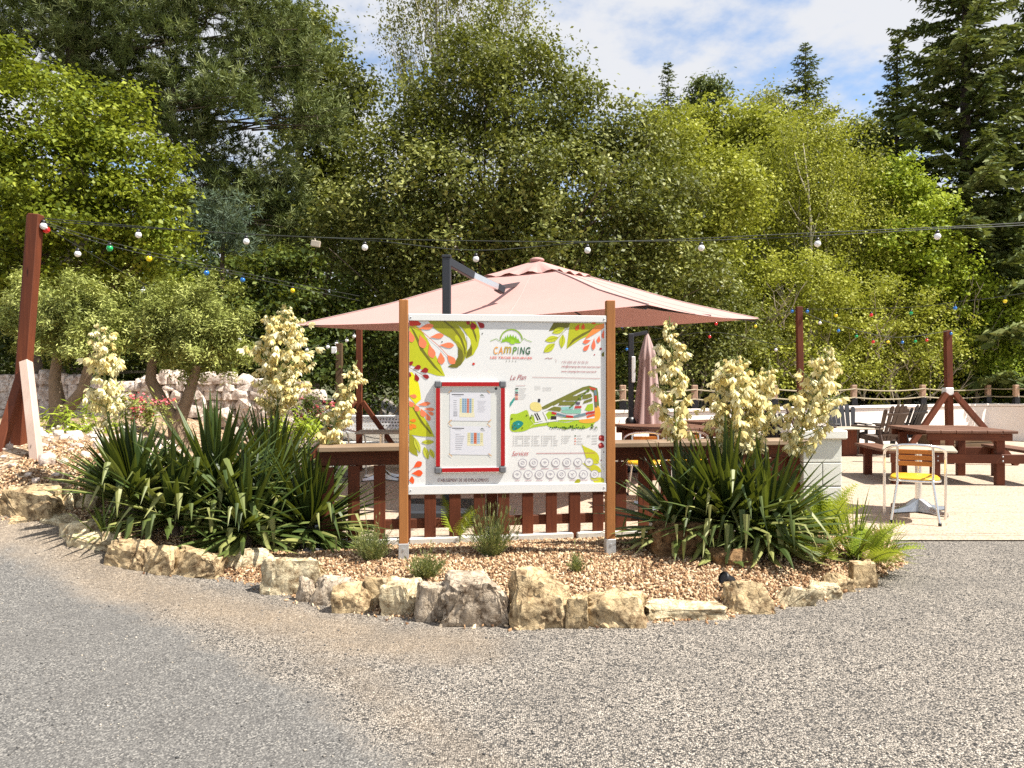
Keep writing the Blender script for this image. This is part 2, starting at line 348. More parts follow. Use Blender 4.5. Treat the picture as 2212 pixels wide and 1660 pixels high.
# ------------------------------------------------------------------ ground, patio, far slope
def grid_mesh(name, xs, ys, zf, mat, attrs=None, keep=None):
    X, Y = np.meshgrid(xs, ys); Z = zf(X, Y); nx, ny = len(xs), len(ys)
    v = np.stack([X, Y, Z], -1).reshape(-1, 3); i = np.arange((ny-1)*(nx-1)); r, c_ = i//(nx-1), i % (nx-1)
    f = np.stack([r*nx+c_, r*nx+c_+1, (r+1)*nx+c_+1, (r+1)*nx+c_], -1)
    if keep is not None:
        ctr = v[f].mean(1); f = f[keep(ctr[:, 0], ctr[:, 1])]
        u, inv = np.unique(f, return_inverse=True); v = v[u]; f = inv.reshape(-1, 4)
    me = bpy.data.meshes.new(name); nv, nf = len(v), len(f)
    me.vertices.add(nv); me.vertices.foreach_set('co', v.astype(np.float32).ravel()); me.loops.add(nf*4); me.loops.foreach_set('vertex_index', f.astype(np.int32).ravel())
    me.polygons.add(nf); me.polygons.foreach_set('loop_start', np.arange(0, nf*4, 4, dtype=np.int32)); me.polygons.foreach_set('use_smooth', np.ones(nf, bool))
    for k, fn in (attrs or {}).items():
        a = me.attributes.new(k, 'FLOAT', 'POINT'); a.data.foreach_set('value', np.asarray(fn(v[:, 0], v[:, 1]), np.float32).ravel())
    me.materials.append(mat); me.update(calc_edges=True); me.validate()
    return link(name, me)
def segd(x, y, pts):                                       # distance to a polyline
    d = np.full(np.shape(x), 1e9)
    for (ax, ay), (bx, by) in zip(pts[:-1], pts[1:]):
        vx, vy = bx-ax, by-ay; t = np.clip(((x-ax)*vx+(y-ay)*vy)/(vx*vx+vy*vy+1e-9), 0, 1)
        d = np.minimum(d, np.hypot(x-ax-t*vx, y-ay-t*vy))
    return d
def inpoly(x, y, P):
    r = np.zeros(np.shape(x), bool); n = len(P)
    for i in range(n):
        (x1, y1), (x2, y2) = P[i], P[(i+1) % n]
        if y1 != y2: r ^= ((y1 > y) != (y2 > y)) & (x < (x2-x1)*(y-y1)/(y2-y1)+x1)
    return r
edge_px = [(-160, 1118), (30, 1128), (110, 1130), (170, 1170), (250, 1205), (330, 1236), (450, 1243), (560, 1262), (650, 1300), (780, 1322), (900, 1342), (1050, 1352),
           (1230, 1354), (1400, 1347), (1560, 1338), (1680, 1313), (1800, 1287), (1890, 1260), (1962, 1218)]
EDGE = [tuple(ground(*p).xy) for p in edge_px]
FA, FB = Vector((-1.62, 6.42)), Vector((2.72, 7.22))       # the counter fence runs from FA to FB
BED = EDGE+[(3.25, 6.75), (2.95, 7.0), (FB.x, FB.y-.05), (FA.x, FA.y-.05), (-1.9, 6.6), (-2.1, 8), (-3.3, 9.6), (-3.6, 12.9), (-11, 12.9), (-11, EDGE[0][1])]
asph_pts = [tuple(ground(*p).xy) for p in [(-400, 1230), (0, 1290), (200, 1420), (300, 1560)]]
apoly = [(-9, 7.0)]+[tuple(ground(*p).xy) for p in [(-200, 1145), (20, 1150), (90, 1180), (210, 1260), (420, 1370), (560, 1440), (780, 1560), (960, 1670)]]+[(-.3, 2), (-.5, -3), (-9, -3)]
def f_asph(x, y):
    d = segd(x, y, apoly); return np.where(inpoly(x, y, apoly), np.clip(.5+d*1.1, 0, 1), np.clip(.5-d*1.1, 0, .5))
dirt_pts = [tuple(ground(*p).xy) for p in [(-100, 1140), (70, 1145), (160, 1190), (290, 1270), (480, 1315), (640, 1345), (800, 1385), (980, 1395)]]
dirt2 = [tuple(ground(*p).xy) for p in [(620, 1370), (800, 1480), (960, 1600), (1050, 1700)]]
def f_dirt(x, y):
    a = np.clip(1-segd(x, y, dirt_pts)/.62, 0, 1); b = .62*np.clip(1-segd(x, y, dirt2)/.5, 0, 1); e = .55*np.clip(1-segd(x, y, EDGE)/.22, 0, 1)
    return np.maximum(np.maximum(a, b), e)
gx = np.concatenate([[-400, -150, -60, -25, -14, -10], np.linspace(-8, 8, 240), [10, 14, 25, 60, 150, 400]])
gy = np.concatenate([[-300, -80, -30, -10, -4, 0, 1], np.linspace(1.6, 8, 120), np.linspace(8.25, 16, 28), [20, 30, 60, 120, 260, 500]])
g = grid_mesh('ground', gx, gy, H, M['drive'], {'dirt': f_dirt, 'asphalt': f_asph}); tag(g, kind='structure')
px0 = [-6.0+.12*i for i in range(170)]
p = grid_mesh('patio', np.linspace(-2.4, 15, 80), np.concatenate([np.linspace(6.84, 8, 10), np.linspace(8.3, 21, 30)]), lambda x, y: np.full(np.shape(x), .012), M['patio'],
              keep=lambda x, y: (H(x, y) < .01) & (y > FA.y+.03+(np.minimum(x, FB.x)-FA.x)*(FB.y-FA.y)/(FB.x-FA.x)-(x > FB.x+.1)*.5)); tag(p, kind='structure')
hill = grid_mesh('hillside', np.linspace(-70, 70, 40), np.linspace(21.5, 120, 40), lambda x, y: .02+8*sstep((y-24)/45)+1.2*np.sin(x*.11)*sstep((y-26)/20), M['forest']); tag(hill, kind='structure')
kb = MB()
for i in range(6):
    a = FA.lerp(FB, i/6+.004); b = FA.lerp(FB, (i+1)/6-.004); kb.bar((a.x, a.y, .035), (b.x, b.y, .035), .11, .11, bev=.008)
tag(kb.build('concrete_kerb', M['concrete']), 'low concrete kerb running along the foot of the picket fence', 'kerb')

# planting bed with chips
def mound(x, y): return H(x, y)-.012+.03*sstep(segd(x, y, EDGE)/.12)+.095*sstep(segd(x, y, EDGE)/.75)*(.12+.88*sstep(segd(x, y, [tuple(FA), tuple(FB)])/.8))
bed = grid_mesh('planting_bed', np.arange(-9, 3.9, .05), np.arange(4.1, 12.9, .05), mound, M['mulch'], keep=lambda x, y: inpoly(x, y, BED)); tag(bed, kind='structure')
n = 64000; x = RNG.uniform(-4.2, 3.7, n); y = RNG.uniform(4.2, 7.2, n); ok = inpoly(x, y, BED); x, y = x[ok], y[ok]
ex = RNG.uniform(-2.9, 2.6, 2600); ey = RNG.uniform(4, 6.6, 2600); k = (segd(ex, ey, EDGE) < .10); x = np.r_[x, ex[k]]; y = np.r_[y, ey[k]]
n = len(x); th = RNG.uniform(0, 2*np.pi, n); tl = RNG.normal(0, .35, (n, 2)); L = RNG.uniform(.003, .015, n)**1.0; W = RNG.uniform(.0028, .0062, n)
ax = np.stack([np.cos(th), np.sin(th), tl[:, 0]], -1); sx = np.stack([-np.sin(th), np.cos(th), tl[:, 1]], -1); cc = np.stack([x, y, np.where(inpoly(x, y, BED), mound(x, y), H(x, y))+RNG.uniform(.004, .016, n)], -1)
up = np.array([0, 0, 1.])*RNG.uniform(.003, .007, n)[:, None]
vv = np.stack([cc+s1*ax*L[:, None]+s2*sx*W[:, None]+s3*up for s3 in (-1, 1) for s1, s2 in ((-1, -1), (1, -.7), (.8, 1), (-.9, .8))], 1)
ff = np.array([(4, 5, 6, 7), (0, 1, 5, 4), (1, 2, 6, 5), (2, 3, 7, 6), (3, 0, 4, 7)])
def np_mesh(name, V, Fq, mat, rnd=None, parent=None, smooth=False):
    me = bpy.data.meshes.new(name); nv, nf = len(V), len(Fq); me.vertices.add(nv); me.vertices.foreach_set('co', V.astype(np.float32).ravel())
    q = Fq.shape[1]; me.loops.add(nf*q); me.loops.foreach_set('vertex_index', Fq.astype(np.int32).ravel())
    me.polygons.add(nf); me.polygons.foreach_set('loop_start', np.arange(0, nf*q, q, dtype=np.int32))
    if smooth: me.polygons.foreach_set('use_smooth', np.ones(nf, bool))
    if rnd is not None:
        a = me.attributes.new('rnd', 'FLOAT', 'POINT'); a.data.foreach_set('value', rnd.astype(np.float32))
    for mm in (mat if isinstance(mat, list) else [mat]): me.materials.append(mm)
    me.update(calc_edges=True)
    return link(name, me, parent)
ch = np_mesh('wood_chips', vv.reshape(-1, 3), (ff[None]+8*np.arange(n)[:, None, None]).reshape(-1, 4), M['chip'], np.repeat(RNG.random(n), 8))
tag(ch, 'loose tan and rust wood chips covering the planting bed', 'mulch', kind='stuff')

# loose pebbles lying on the drive
n = 9000; x = RNG.uniform(-3.6, 5.2, n); y = 1.9+4.6*RNG.random(n)**1.2; ok = ~inpoly(x, y, BED); x, y = x[ok], y[ok]; n = len(x); rad = .0022+.0058*RNG.random(n)**2.5
O8 = np.array([(1, 0, 0), (0, 1, 0), (-1, 0, 0), (0, -1, 0), (0, 0, 1.), (0, 0, -1)]); F8 = np.array([(0, 1, 4), (1, 2, 4), (2, 3, 4), (3, 0, 4), (1, 0, 5), (2, 1, 5), (3, 2, 5), (0, 3, 5)])
vv = np.stack([x, y, H(x, y)+rad*.35], -1)[:, None]+O8[None]*(rad[:, None]*RNG.uniform(.6, 1.4, (n, 3))*[1, 1, .7])[:, None]
m = NT('loose pebble'); r = m.n('ShaderNodeAttribute', attribute_name='rnd').outputs['Fac']; m.set('Base Color', m.ramp(r, [(0, (.05, .05, .05)), (.4, (.16, .15, .14)), (.8, (.34, .30, .25)), (1, (.55, .48, .38))])); m.set('Roughness', .9)
pb_ = np_mesh('loose_pebbles', vv.reshape(-1, 3), (F8[None]+6*np.arange(n)[:, None, None]).reshape(-1, 3), m.mat, np.repeat(RNG.random(n), 6)); tag(pb_, 'loose grey and tan pebbles scattered over the gravel drive', 'pebbles', kind='stuff')
# ------------------------------------------------------------------ rocks
def rock_mesh(mb, c, size, seed, rz=0.0, flat=0.0, sub=3, rough=.075, cuts=9):
    rnd = random.Random(seed); bm = bmesh.new()
    for _ in range(cuts+10):                               # blocky hull: points pushed towards the faces of a box
        v = Vector([rnd.uniform(-1, 1) for _ in range(3)]); mxc = max(abs(a) for a in v); v = v/mxc*rnd.uniform(.82, 1.0)
        t = Vector((max(-.9, min(.9, v.x)), max(-.9, min(.9, v.y)), max(-.95, min(.8, v.z)))); bm.verts.new(t)
    for bx, by in ((-.95, -.9), (0, -.98), (.95, -.9), (.95, .9), (-.95, .9)): bm.verts.new((bx*rnd.uniform(.9, 1), by*rnd.uniform(.9, 1), -.97))
    r = bmesh.ops.convex_hull(bm, input=bm.verts[:])
    bmesh.ops.delete(bm, geom=[e for e in r['geom_interior'] if isinstance(e, bmesh.types.BMVert)], context='VERTS')
    bmesh.ops.triangulate(bm, faces=bm.faces[:])
    for _ in range(sub):
        bmesh.ops.subdivide_edges(bm, edges=[e for e in bm.edges if e.calc_length() > .13], cuts=1, use_grid_fill=True); bmesh.ops.triangulate(bm, faces=bm.faces[:])
    for _ in range(1): bmesh.ops.smooth_vert(bm, verts=bm.verts[:], factor=.28, use_axis_x=True, use_axis_y=True, use_axis_z=True)
    o = Vector((seed*3.17 % 50, seed*1.31 % 50, 0)); bm.normal_update()
    ns = [(v, v.normal.copy()) for v in bm.verts]
    for v, nn in ns:
        q = v.co*1.7+o; v.co += nn*(rough*2.0*noise.noise(q)+rough*(.6-2.4*abs(noise.noise(q*2.3)))*.8+rough*.9*noise.noise(q*6.5)+rough*.5*noise.noise(q*13))
    lo = [min(v.co[i] for v in bm.verts) for i in range(3)]; hi = [max(v.co[i] for v in bm.verts) for i in range(3)]
    Mz = Matrix.Rotation(rz, 3, 'Z'); bm.verts.index_update()
    vs = []
    for v in bm.verts:
        p = Vector([((v.co[i]-lo[i])/(hi[i]-lo[i])-.5)*size[i] for i in range(3)]); vs.append(Vector(c)+Mz @ p)
    o2 = mb.smooth; mb.smooth = True; mb.add(vs, [[v.index for v in f.verts] for f in bm.faces]); mb.smooth = o2; bm.free()
def sharpen(o, ang=38): 
    o.data.set_sharp_from_angle(angle=R(ang))
rocks = [  # picture box of each stone, material, label
 ((0, 1041, 118, 1122), 'stone_tan', 'big brown squared boulder at the left edge, highest of the border', .8),
 ((108, 1058, 158, 1107), 'stone_pale', 'pale upright cream stone right beside the big squared brown boulder', .8),
 ((92, 1028, 178, 1064), 'stone_pale', 'long pale stone lying on the terrace behind the upright cream stone', .8),
 ((150, 1072, 205, 1112), 'stone_pale', 'pale lumpy stone under the leftmost yucca leaves', .8),
 ((66, 1095, 96, 1118), 'stone_grey', 'small rounded cobble just in front of the big squared boulder', .9),
 ((90, 1108, 166, 1139), 'stone_pale', 'smooth flat pale slab stone below the cobble at far left', .9),
 ((18, 1117, 62, 1135), 'stone_tan', 'thin dark flat stone on the ground under the big squared boulder', .9),
 ((122, 1124, 208, 1174), 'stone_pale', 'pale rounded boulder at the upper left bend of the border', .8),
 ((145, 1147, 234, 1188), 'stone_pale', 'cream stone with dark hollow underside at the left bend of border', .8),
 ((223, 1160, 324, 1231), 'stone_tan', 'tan block with bright sloping top, leftmost in the low front row', .8),
 ((298, 1176, 369, 1243), 'stone_tan', 'narrow cracked tan stone between two wider blocks on the left', .8),
 ((363, 1181, 464, 1248), 'stone_tan', 'tan squarish block with shadowed face in the left front row', .8),
 ((448, 1185, 568, 1238), 'stone_pale', 'long low cream stone with broad sunlit top', .9),
 ((564, 1194, 682, 1285), 'stone_pale', 'large pale stone with sunlit sloping face left of the sign', .9),
 ((562, 1155, 656, 1201), 'stone_grey', 'grey layered stone set back behind the large pale sloping stone', .7),
 ((653, 1185, 692, 1218), 'stone_dark', 'small dark slate stone near the layered grey stone', .7),
 ((640, 1248, 676, 1302), 'stone_grey', 'narrow grey white stone left of the ridged grey white block', .7),
 ((668, 1245, 762, 1310), 'stone_grey', 'ridged grey white block below the left sign post', .8),
 ((720, 1256, 797, 1326), 'stone_tan', 'brown pyramid shaped stone with a bright tan top', .8),
 ((785, 1246, 834, 1318), 'stone_tan', 'narrow tan stone wedged between brown pyramid and yellow slab', .8),
 ((824, 1247, 906, 1332), 'stone_pale', 'yellowish smooth sunlit slab leaning just left of centre row', .8),
 ((897, 1262, 962, 1347), 'stone_grey', 'upright rough grey stone left of the largest triangular rock', .8),
 ((957, 1238, 1097, 1355), 'stone_grey', 'largest grey triangular rock in front of the sign', .85),
 ((1106, 1224, 1229, 1360), 'stone_tan', 'tall squared rock with pitted dark face, right of the triangular rock', .85),
 ((1226, 1288, 1268, 1360), 'stone_tan', 'small upright tan stone against the tall squared rock', .8),
 ((1262, 1277, 1395, 1357), 'stone_tan', 'wide faceted tan rock right of the small upright stone', .85),
 ((1400, 1300, 1563, 1342), 'stone_pale', 'long flat cream stone lying low at the right of row', .9),
 ((1577, 1254, 1673, 1328), 'stone_tan', 'pointed tan rock beside the small black spotlight', .8),
 ((1686, 1265, 1763, 1312), 'stone_pale', 'pinkish pale stone low in the chips at right', .8),
 ((1755, 1258, 1823, 1297), 'stone_pale', 'flat whitish stone near the right end of the border', .8),
 ((1786, 1240, 1848, 1281), 'stone_tan', 'small brown tan stone leaning on the right end boulder', .8),
 ((1844, 1212, 1895, 1272), 'stone_tan', 'peach boulder under the fern at the right end', .8),
 ((1868, 1195, 1893, 1224), 'stone_tan', 'small tan stone tucked behind the peach end boulder', .8),
 ((1420, 1122, 1560, 1216), 'stone_brown', 'big brown boulder under the right yucca leaves', .9),
 ((1548, 1184, 1634, 1234), 'stone_brown', 'smaller brown stone under the right yucca, beside the big boulder', .9),
]
for i, ((x0, y0, x1, y1), mt, lb, dk) in enumerate(rocks):
    inb = y1 < 1236 and x0 > 1400
    p = ground((x0+x1)/2, y1-1, .08 if inb else 0)
    s = F/p.y; wd = (x1-x0)/s*1.19; dep = min(wd*random.uniform(.65, .85), .85*(y1-y0)/s+.10); ht = max((y1-y0)/s-.17*dep, .05)*1.03
    mb = MB(); rock_mesh(mb, (0, 0, ht*.5-.02), (wd, dep, ht+.06), 31+i*7, random.uniform(-.12, .12))
    o = mb.build('border_stone' if not inb else 'boulder', M[mt], fix=False); o.location = (p.x, p.y+dep*.40, p.z+(.09 if inb else -.005)); sharpen(o)
    tag(o, lb, 'stone', 'border stones of the planting bed')
# small rubble on the terrace as loose stuff
mb = MB(); rr = random.Random(4)
for i in range(620):
    x, y = rr.uniform(-6.2, -2.6), rr.uniform(6.0, 9.5); zz = float(mound(x, y)); s = rr.uniform(.02, .05)+.09*rr.random()**5
    if inpoly(np.array(x), np.array(y), BED): rock_mesh(mb, (x, y, zz+s*.25), (s*rr.uniform(.9, 1.7), s*rr.uniform(.8, 1.3), s*.8), 900+i, rr.uniform(0, 6), sub=0, rough=.05)
tag(mb.build('rubble', M['stone_wall'], fix=False), 'pinkish stone rubble scattered over the terrace at left', 'rubble', kind='stuff')

# dry stone wall at the back of the terrace
mb = MB(); rr = random.Random(9); X0, X1, WY = -10.5, -3.35, 12.9
mb.box(((X0+X1)/2, WY+.28, 1.0), (X1-X0-.3, .3, .9))
row = 0
for z0 in (.36, .52, .68, .84, .99, 1.14, 1.28, 1.40):
    x = X0+rr.uniform(0, .2)
    while x < X1:
        wd = rr.uniform(.10, .33); hh = rr.uniform(.15, .24)
        top = 1.52-.25*max(0, (x+4.6)/1.2)+.07*math.sin(x*2.1)
        if z0+hh*.45 < top: rock_mesh(mb, (x+wd/2, WY+rr.uniform(-.04, .05), z0+hh/2), (wd*1.1, .34, hh*1.12), 2000+row, rr.uniform(-.2, .2), sub=1, rough=.06)
        x += wd; row += 1
o = mb.build('stone_wall', M['stone_wall'], fix=False); sharpen(o); tag(o, 'pale pinkish dry stone wall behind the two clipped olive trees', 'stone wall')
# ------------------------------------------------------------------ the information sign
SL = Vector((-.757, 5.63, 0)); SR = Vector((.706, 5.79, 0)); BW, BH, BZ = 1.472, 1.322, .591
sign = thing('information_sign', 'big white campsite map sign on two brown wooden posts, with a red framed notice case', 'sign', SL, math.atan2(.16, 1.463))
def hom(src, dst):
    A = []
    for (x, y), (u, v) in zip(src, dst): A += [[x, y, 1, 0, 0, 0, -u*x, -u*y], [0, 0, 0, x, y, 1, -v*x, -v*y]]
    h = np.linalg.solve(np.array(A, float), np.array([c for d in dst for c in d], float)); return np.append(h, 1).reshape(3, 3)
HB = hom([(145, 235), (1612, 228), (1642, 1545), (150, 1590)], [(0, BH), (BW, BH), (BW, 0), (0, 0)])
def sb(x, y):
    q = HB @ np.array([x, y, 1.0]); return float(np.clip(q[0]/q[2], .004, BW-.004)), float(q[1]/q[2])+BZ
flat_cache = {}
def ink(c, rough=.45):
    k = tuple(c)
    if k not in flat_cache:
        m = NT('print ink'); m.set('Base Color', [((v/255)/12.92 if v/255 < .04 else ((v/255+.055)/1.055)**2.4)*.82 for v in c]); m.set('Roughness', rough); flat_cache[k] = m.mat
    return flat_cache[k]
mb = MB(); mb.box((BW/2, .012, BZ+BH/2), (BW, .02, BH), bev=.002)
board = mb.build('board', M['sheet_white'], sign)
for nm, z in (('top_rail', BZ+BH-.024), ('bottom_rail', BZ+.032)):
    mb = MB(); mb.box((BW/2, -.004, z), (BW+.006, .016, .05 if nm == 'top_rail' else .066), bev=.003); mb.build(nm, M['sheet_white'], sign)
mb = MB(); mb.box((BW-.006, -.001, BZ+BH/2), (.012, .009, BH-.13), bev=.001); mb.build('edge_strip', M['sheet_white'], sign)
for x, zt in ((-.037, 2.017), (BW+.037, 2.03)):
    q_ = Vector((SL.x+x*.994, SL.y+x*.109, 0)); gz = float(mound(q_.x, q_.y))
    mb = MB(); mb.box((x, .018, (zt+gz+.05)/2), (.066, .066, zt-gz-.05), bev=.004); po = mb.build('post', M['post_wood'], sign)
    mb = MB(); mb.box((x, .018, gz+.045), (.074, .074, .15), bev=.003); mb.box((x, -.021, gz+.08), (.014, .006, .014)); mb.build('foot_bracket', M['zinc'], po)
for x in (.016, BW-.014):
    for z in (BZ+BH-.024, BZ+.032): mb = MB(); mb.lathe([(.0001, 0), (.006, 0), (.006, .003), (.0001, .004)], (x, -.012, z), 8, Matrix.Rotation(R(90), 3, 'X')); mb.build('screw', M['zinc'], sign)

class Print:                                               # flat printed shapes, one mesh, a colour per slot
    def __init__(s): s.mb = MB(); s.mats = []
    def col(s, c):
        m = ink(c)
        if m not in s.mats: s.mats.append(m)
        s.mb.mi = s.mats.index(m)
    def poly(s, pts, c, lay=1):
        s.col(c); y = .002-.00035*lay-.0006; b = [sb(*p) for p in pts]
        s.mb.add([(u, y, v) for u, v in b], [tuple(range(len(b)))])
    def line(s, pts, w, c, lay=3):
        s.col(c); y = .002-.00035*lay-.0006
        for (x0, y0), (x1, y1) in zip(pts[:-1], pts[1:]):
            L = math.hypot(x1-x0, y1-y0) or 1; nx, ny = -(y1-y0)/L*w/2, (x1-x0)/L*w/2
            s.mb.add([(u, y, v) for u, v in (sb(x0+nx, y0+ny), sb(x1+nx, y1+ny), sb(x1-nx, y1-ny), sb(x0-nx, y0-ny))], [(0, 1, 2, 3)])
    def drop(s, a, b, w, c, lay=4, leaf=False):            # teardrop or leaf from its stem end a to its far end b
        ax, ay = b[0]-a[0], b[1]-a[1]; n = 9; L = []; Rr = []; l = math.hypot(ax, ay); nx, ny = -ay/l, ax/l
        for i in range(n+1):
            t = i/n; wd = (math.sin(math.pi*t)**.9 if leaf else (math.sin(math.pi*t**1.7)**.8))*w/2
            L.append((a[0]+ax*t+nx*wd, a[1]+ay*t+ny*wd)); Rr.append((a[0]+ax*t-nx*wd, a[1]+ay*t-ny*wd))
        s.poly(L+Rr[-2:0:-1], c, lay)
        if leaf: s.line([a, b], 3, (150, 150, 30), lay+1)
    def ring(s, c, r, w, colr, lay=3, a0=0, a1=360, n=28):
        s.line([(c[0]+r*math.cos(R(a0+(a1-a0)*i/n)), c[1]-r*math.sin(R(a0+(a1-a0)*i/n))) for i in range(n+1)], w, colr, lay)
    def disc(s, c, r, colr, lay=3, n=12): s.poly([(c[0]+r*math.cos(2*math.pi*i/n), c[1]+r*math.sin(2*math.pi*i/n)) for i in range(n)], colr, lay)
def smooth_poly(pts, k=4):                                 # closed Catmull-Rom
    n = len(pts); o = []
    for i in range(n):
        p0, p1, p2, p3 = (np.array(pts[(i+j-1) % n], float) for j in range(4))
        for t in np.linspace(0, 1, k, endpoint=False): o.append(tuple(.5*(2*p1+(p2-p0)*t+(2*p0-5*p1+4*p2-p3)*t*t+(3*p1-p0-3*p2+p3)*t**3)))
    return o
LG, OL, DK, CO, RD, YE, OR = (200, 204, 20), (163, 163, 14), (116, 112, 18), (255, 138, 92), (158, 12, 14), (242, 236, 6), (246, 92, 34)
P = Print()
P.poly([(150, 285), (215, 285), (238, 305), (230, 318), (150, 325)], (214, 52, 20), 2)
P.poly([(150, 312), (195, 318), (235, 345), (285, 420), (330, 505), (375, 590), (420, 692), (360, 690), (290, 668), (215, 632), (150, 610)], LG, 1)
P.poly([(160, 330), (185, 355), (215, 410), (245, 480), (290, 545), (350, 620), (405, 683), (335, 628), (275, 555), (232, 500), (205, 430)], DK, 2)
P.poly([(290, 283), (380, 283), (470, 283), (520, 320), (560, 375), (582, 450), (580, 510), (565, 565), (535, 610), (490, 630), (440, 620), (490, 590), (515, 545), (518, 490), (500, 450), (455, 408), (385, 370), (330, 335)], OL, 1)
P.poly([(488, 395), (510, 378), (545, 400), (570, 440), (580, 500), (572, 540), (548, 480), (520, 440), (495, 425)], LG, 2)
P.poly([(515, 470), (545, 500), (557, 545), (545, 595), (510, 628), (470, 630), (440, 620), (490, 592), (515, 545)], DK, 3)
P.poly([(400, 283), (420, 283), (500, 345), (545, 410), (572, 490), (570, 545), (555, 480), (528, 410), (485, 350)], DK, 3)
P.poly([(470, 283), (640, 283), (668, 330), (677, 395), (665, 465), (630, 530), (575, 560), (568, 520), (600, 480), (612, 450), (605, 420), (578, 380), (545, 330)], LG, 2)
P.poly([(470, 283), (575, 283), (610, 320), (560, 345), (590, 395), (545, 335)], OL, 3)
P.poly([(572, 283), (590, 283), (625, 325), (650, 390), (655, 440), (640, 400), (615, 335)], DK, 4)
P.poly([(575, 557), (580, 515), (608, 470), (612, 450), (620, 480), (618, 530)], DK, 3)
P.poly([(580, 385), (604, 415), (610, 445), (600, 478), (583, 500), (584, 450)], (236, 236, 230), 4)
for a, b, wd in (((215, 345), (332, 316), 44), ((300, 405), (408, 388), 40), ((370, 462), (486, 462), 42), ((430, 530), (492, 600), 52), ((385, 510), (392, 606), 54), ((298, 455), (330, 560), 56), ((228, 385), (262, 488), 60), ((152, 355), (172, 445), 52)): P.drop(a, b, wd, CO, 5)
P.line([(155, 318), (230, 350), (300, 410), (370, 468), (440, 540)], 4, (226, 120, 90), 6)
for a, b, wd in (((180, 642), (238, 622), 36), ((232, 662), (294, 645), 40), ((195, 672), (215, 735), 36), ((242, 684), (300, 706), 32), ((150, 590), (174, 608), 40), ((152, 660), (158, 704), 20), ((612, 283), (636, 342), 46), ((655, 283), (708, 328), 40), ((570, 282), (600, 300), 30)): P.drop(a, b, wd, RD, 6)
P.line([(150, 630), (200, 660), (255, 690)], 3, (90, 40, 10), 6)
P.poly([(150, 668), (172, 665), (200, 700), (222, 750), (236, 820), (240, 870), (200, 905), (150, 850)], YE, 2)
P.poly([(150, 880), (200, 905), (255, 990), (305, 1065), (343, 1150), (250, 1148), (150, 1135)], LG, 3)
P.poly([(172, 925), (190, 935), (250, 1030), (325, 1128), (310, 1125), (240, 1045)], DK, 4)
P.poly([(150, 1128), (185, 1148), (205, 1230), (220, 1300), (175, 1280), (150, 1260)], OL, 2)
for a, b, wd in (((210, 912), (312, 896), 30), ((258, 940), (342, 944), 26), ((285, 958), (336, 984), 26), ((278, 968), (306, 1030), 34), ((236, 935), (268, 1000), 44), ((190, 905), (222, 960), 40), ((150, 840), (208, 850), 30), ((150, 880), (180, 925), 40)): P.drop(a, b, wd, CO, 6)
for a, b, wd in (((150, 1030), (204, 1028), 26), ((160, 1050), (205, 1085), 30), ((152, 1055), (172, 1100), 26)): P.drop(a, b, wd, (250, 140, 30), 6)
for a, b, wd in (((190, 1155), (236, 1272), 40), ((245, 1192), (342, 1188), 36), ((265, 1225), (296, 1322), 42), ((308, 1240), (340, 1312), 36)): P.drop(a, b, wd, (208, 212, 60), 5, True)
for a, b, wd in (((182, 1388), (248, 1342), 46), ((170, 1430), (257, 1425), 50), ((150, 1485), (192, 1478), 58)): P.drop(a, b, wd, OR, 4)
P.line([(150, 1420), (185, 1385)], 3, (220, 90, 50), 5)
P.poly([(1225, 283), (1350, 283), (1335, 318), (1270, 330), (1190, 347)], DK, 1)
for a, b, wd in (((1310, 322), (1215, 360), 46), ((1262, 392), (1163, 418), 46), ((1238, 438), (1155, 505), 52), ((1296, 368), (1288, 472), 44)): P.drop(a, b, wd, (205, 212, 40), 3, True)
P.line([(1350, 300), (1290, 360), (1230, 430)], 3, (190, 190, 80), 4)
P.poly([(1345, 283), (1600, 283), (1560, 330), (1500, 370), (1430, 402), (1325, 476), (1335, 390)], (192, 196, 20), 1)
P.poly([(1328, 470), (1370, 405), (1440, 360), (1545, 308), (1548, 318), (1450, 376), (1385, 415)], DK, 2)
P.poly([(1500, 345), (1540, 300), (1600, 283), (1612, 310), (1560, 345), (1480, 395), (1460, 400)], (252, 150, 70), 3)
for a, b, wd in (((1418, 288), (1392, 338), 30), ((1448, 283), (1444, 332), 28), ((1500, 283), (1540, 284), 14)): P.drop(a, b, wd, (236, 92, 24), 4)
for a, b, wd in (((1598, 330), (1598, 396), 28), ((1568, 372), (1560, 428), 28), ((1530, 392), (1524, 482), 30), ((1508, 408), (1446, 428), 30), ((1500, 438), (1452, 488), 32)): P.drop(a, b, wd, (255, 122, 84), 5)
P.disc((1580, 472), 9, RD); P.disc((1535, 516), 5, (200, 90, 100)); P.disc((632, 598), 10, (214, 62, 50)); P.disc((695, 372), 5, (120, 120, 110)); P.disc((395, 437), 5, (70, 70, 60)); P.disc((1602, 1308), 5, (110, 50, 60))
P.drop((1615, 485), (1595, 530), 30, DK, 3)
P.drop((1450, 1190), (1582, 1335), 92, (206, 208, 36), 2); P.drop((1455, 1330), (1608, 1395), 56, (206, 206, 40), 2); P.drop((1520, 1445), (1640, 1490), 72, (206, 206, 40), 2); P.drop((1393, 1497), (1450, 1458), 34, OL, 2)
P.line([(1560, 1300), (1600, 1340), (1640, 1400)], 3, (190, 190, 100), 3)
P.drop((1634, 1172), (1584, 1122), 44, RD, 2); P.drop((1634, 1208), (1578, 1190), 44, RD, 2); P.drop((1640, 1256), (1622, 1236), 26, (80, 20, 30), 2)
P.disc((1592, 1135), 8, (230, 120, 110), 3); P.disc((1592, 1192), 9, (230, 120, 110), 3)
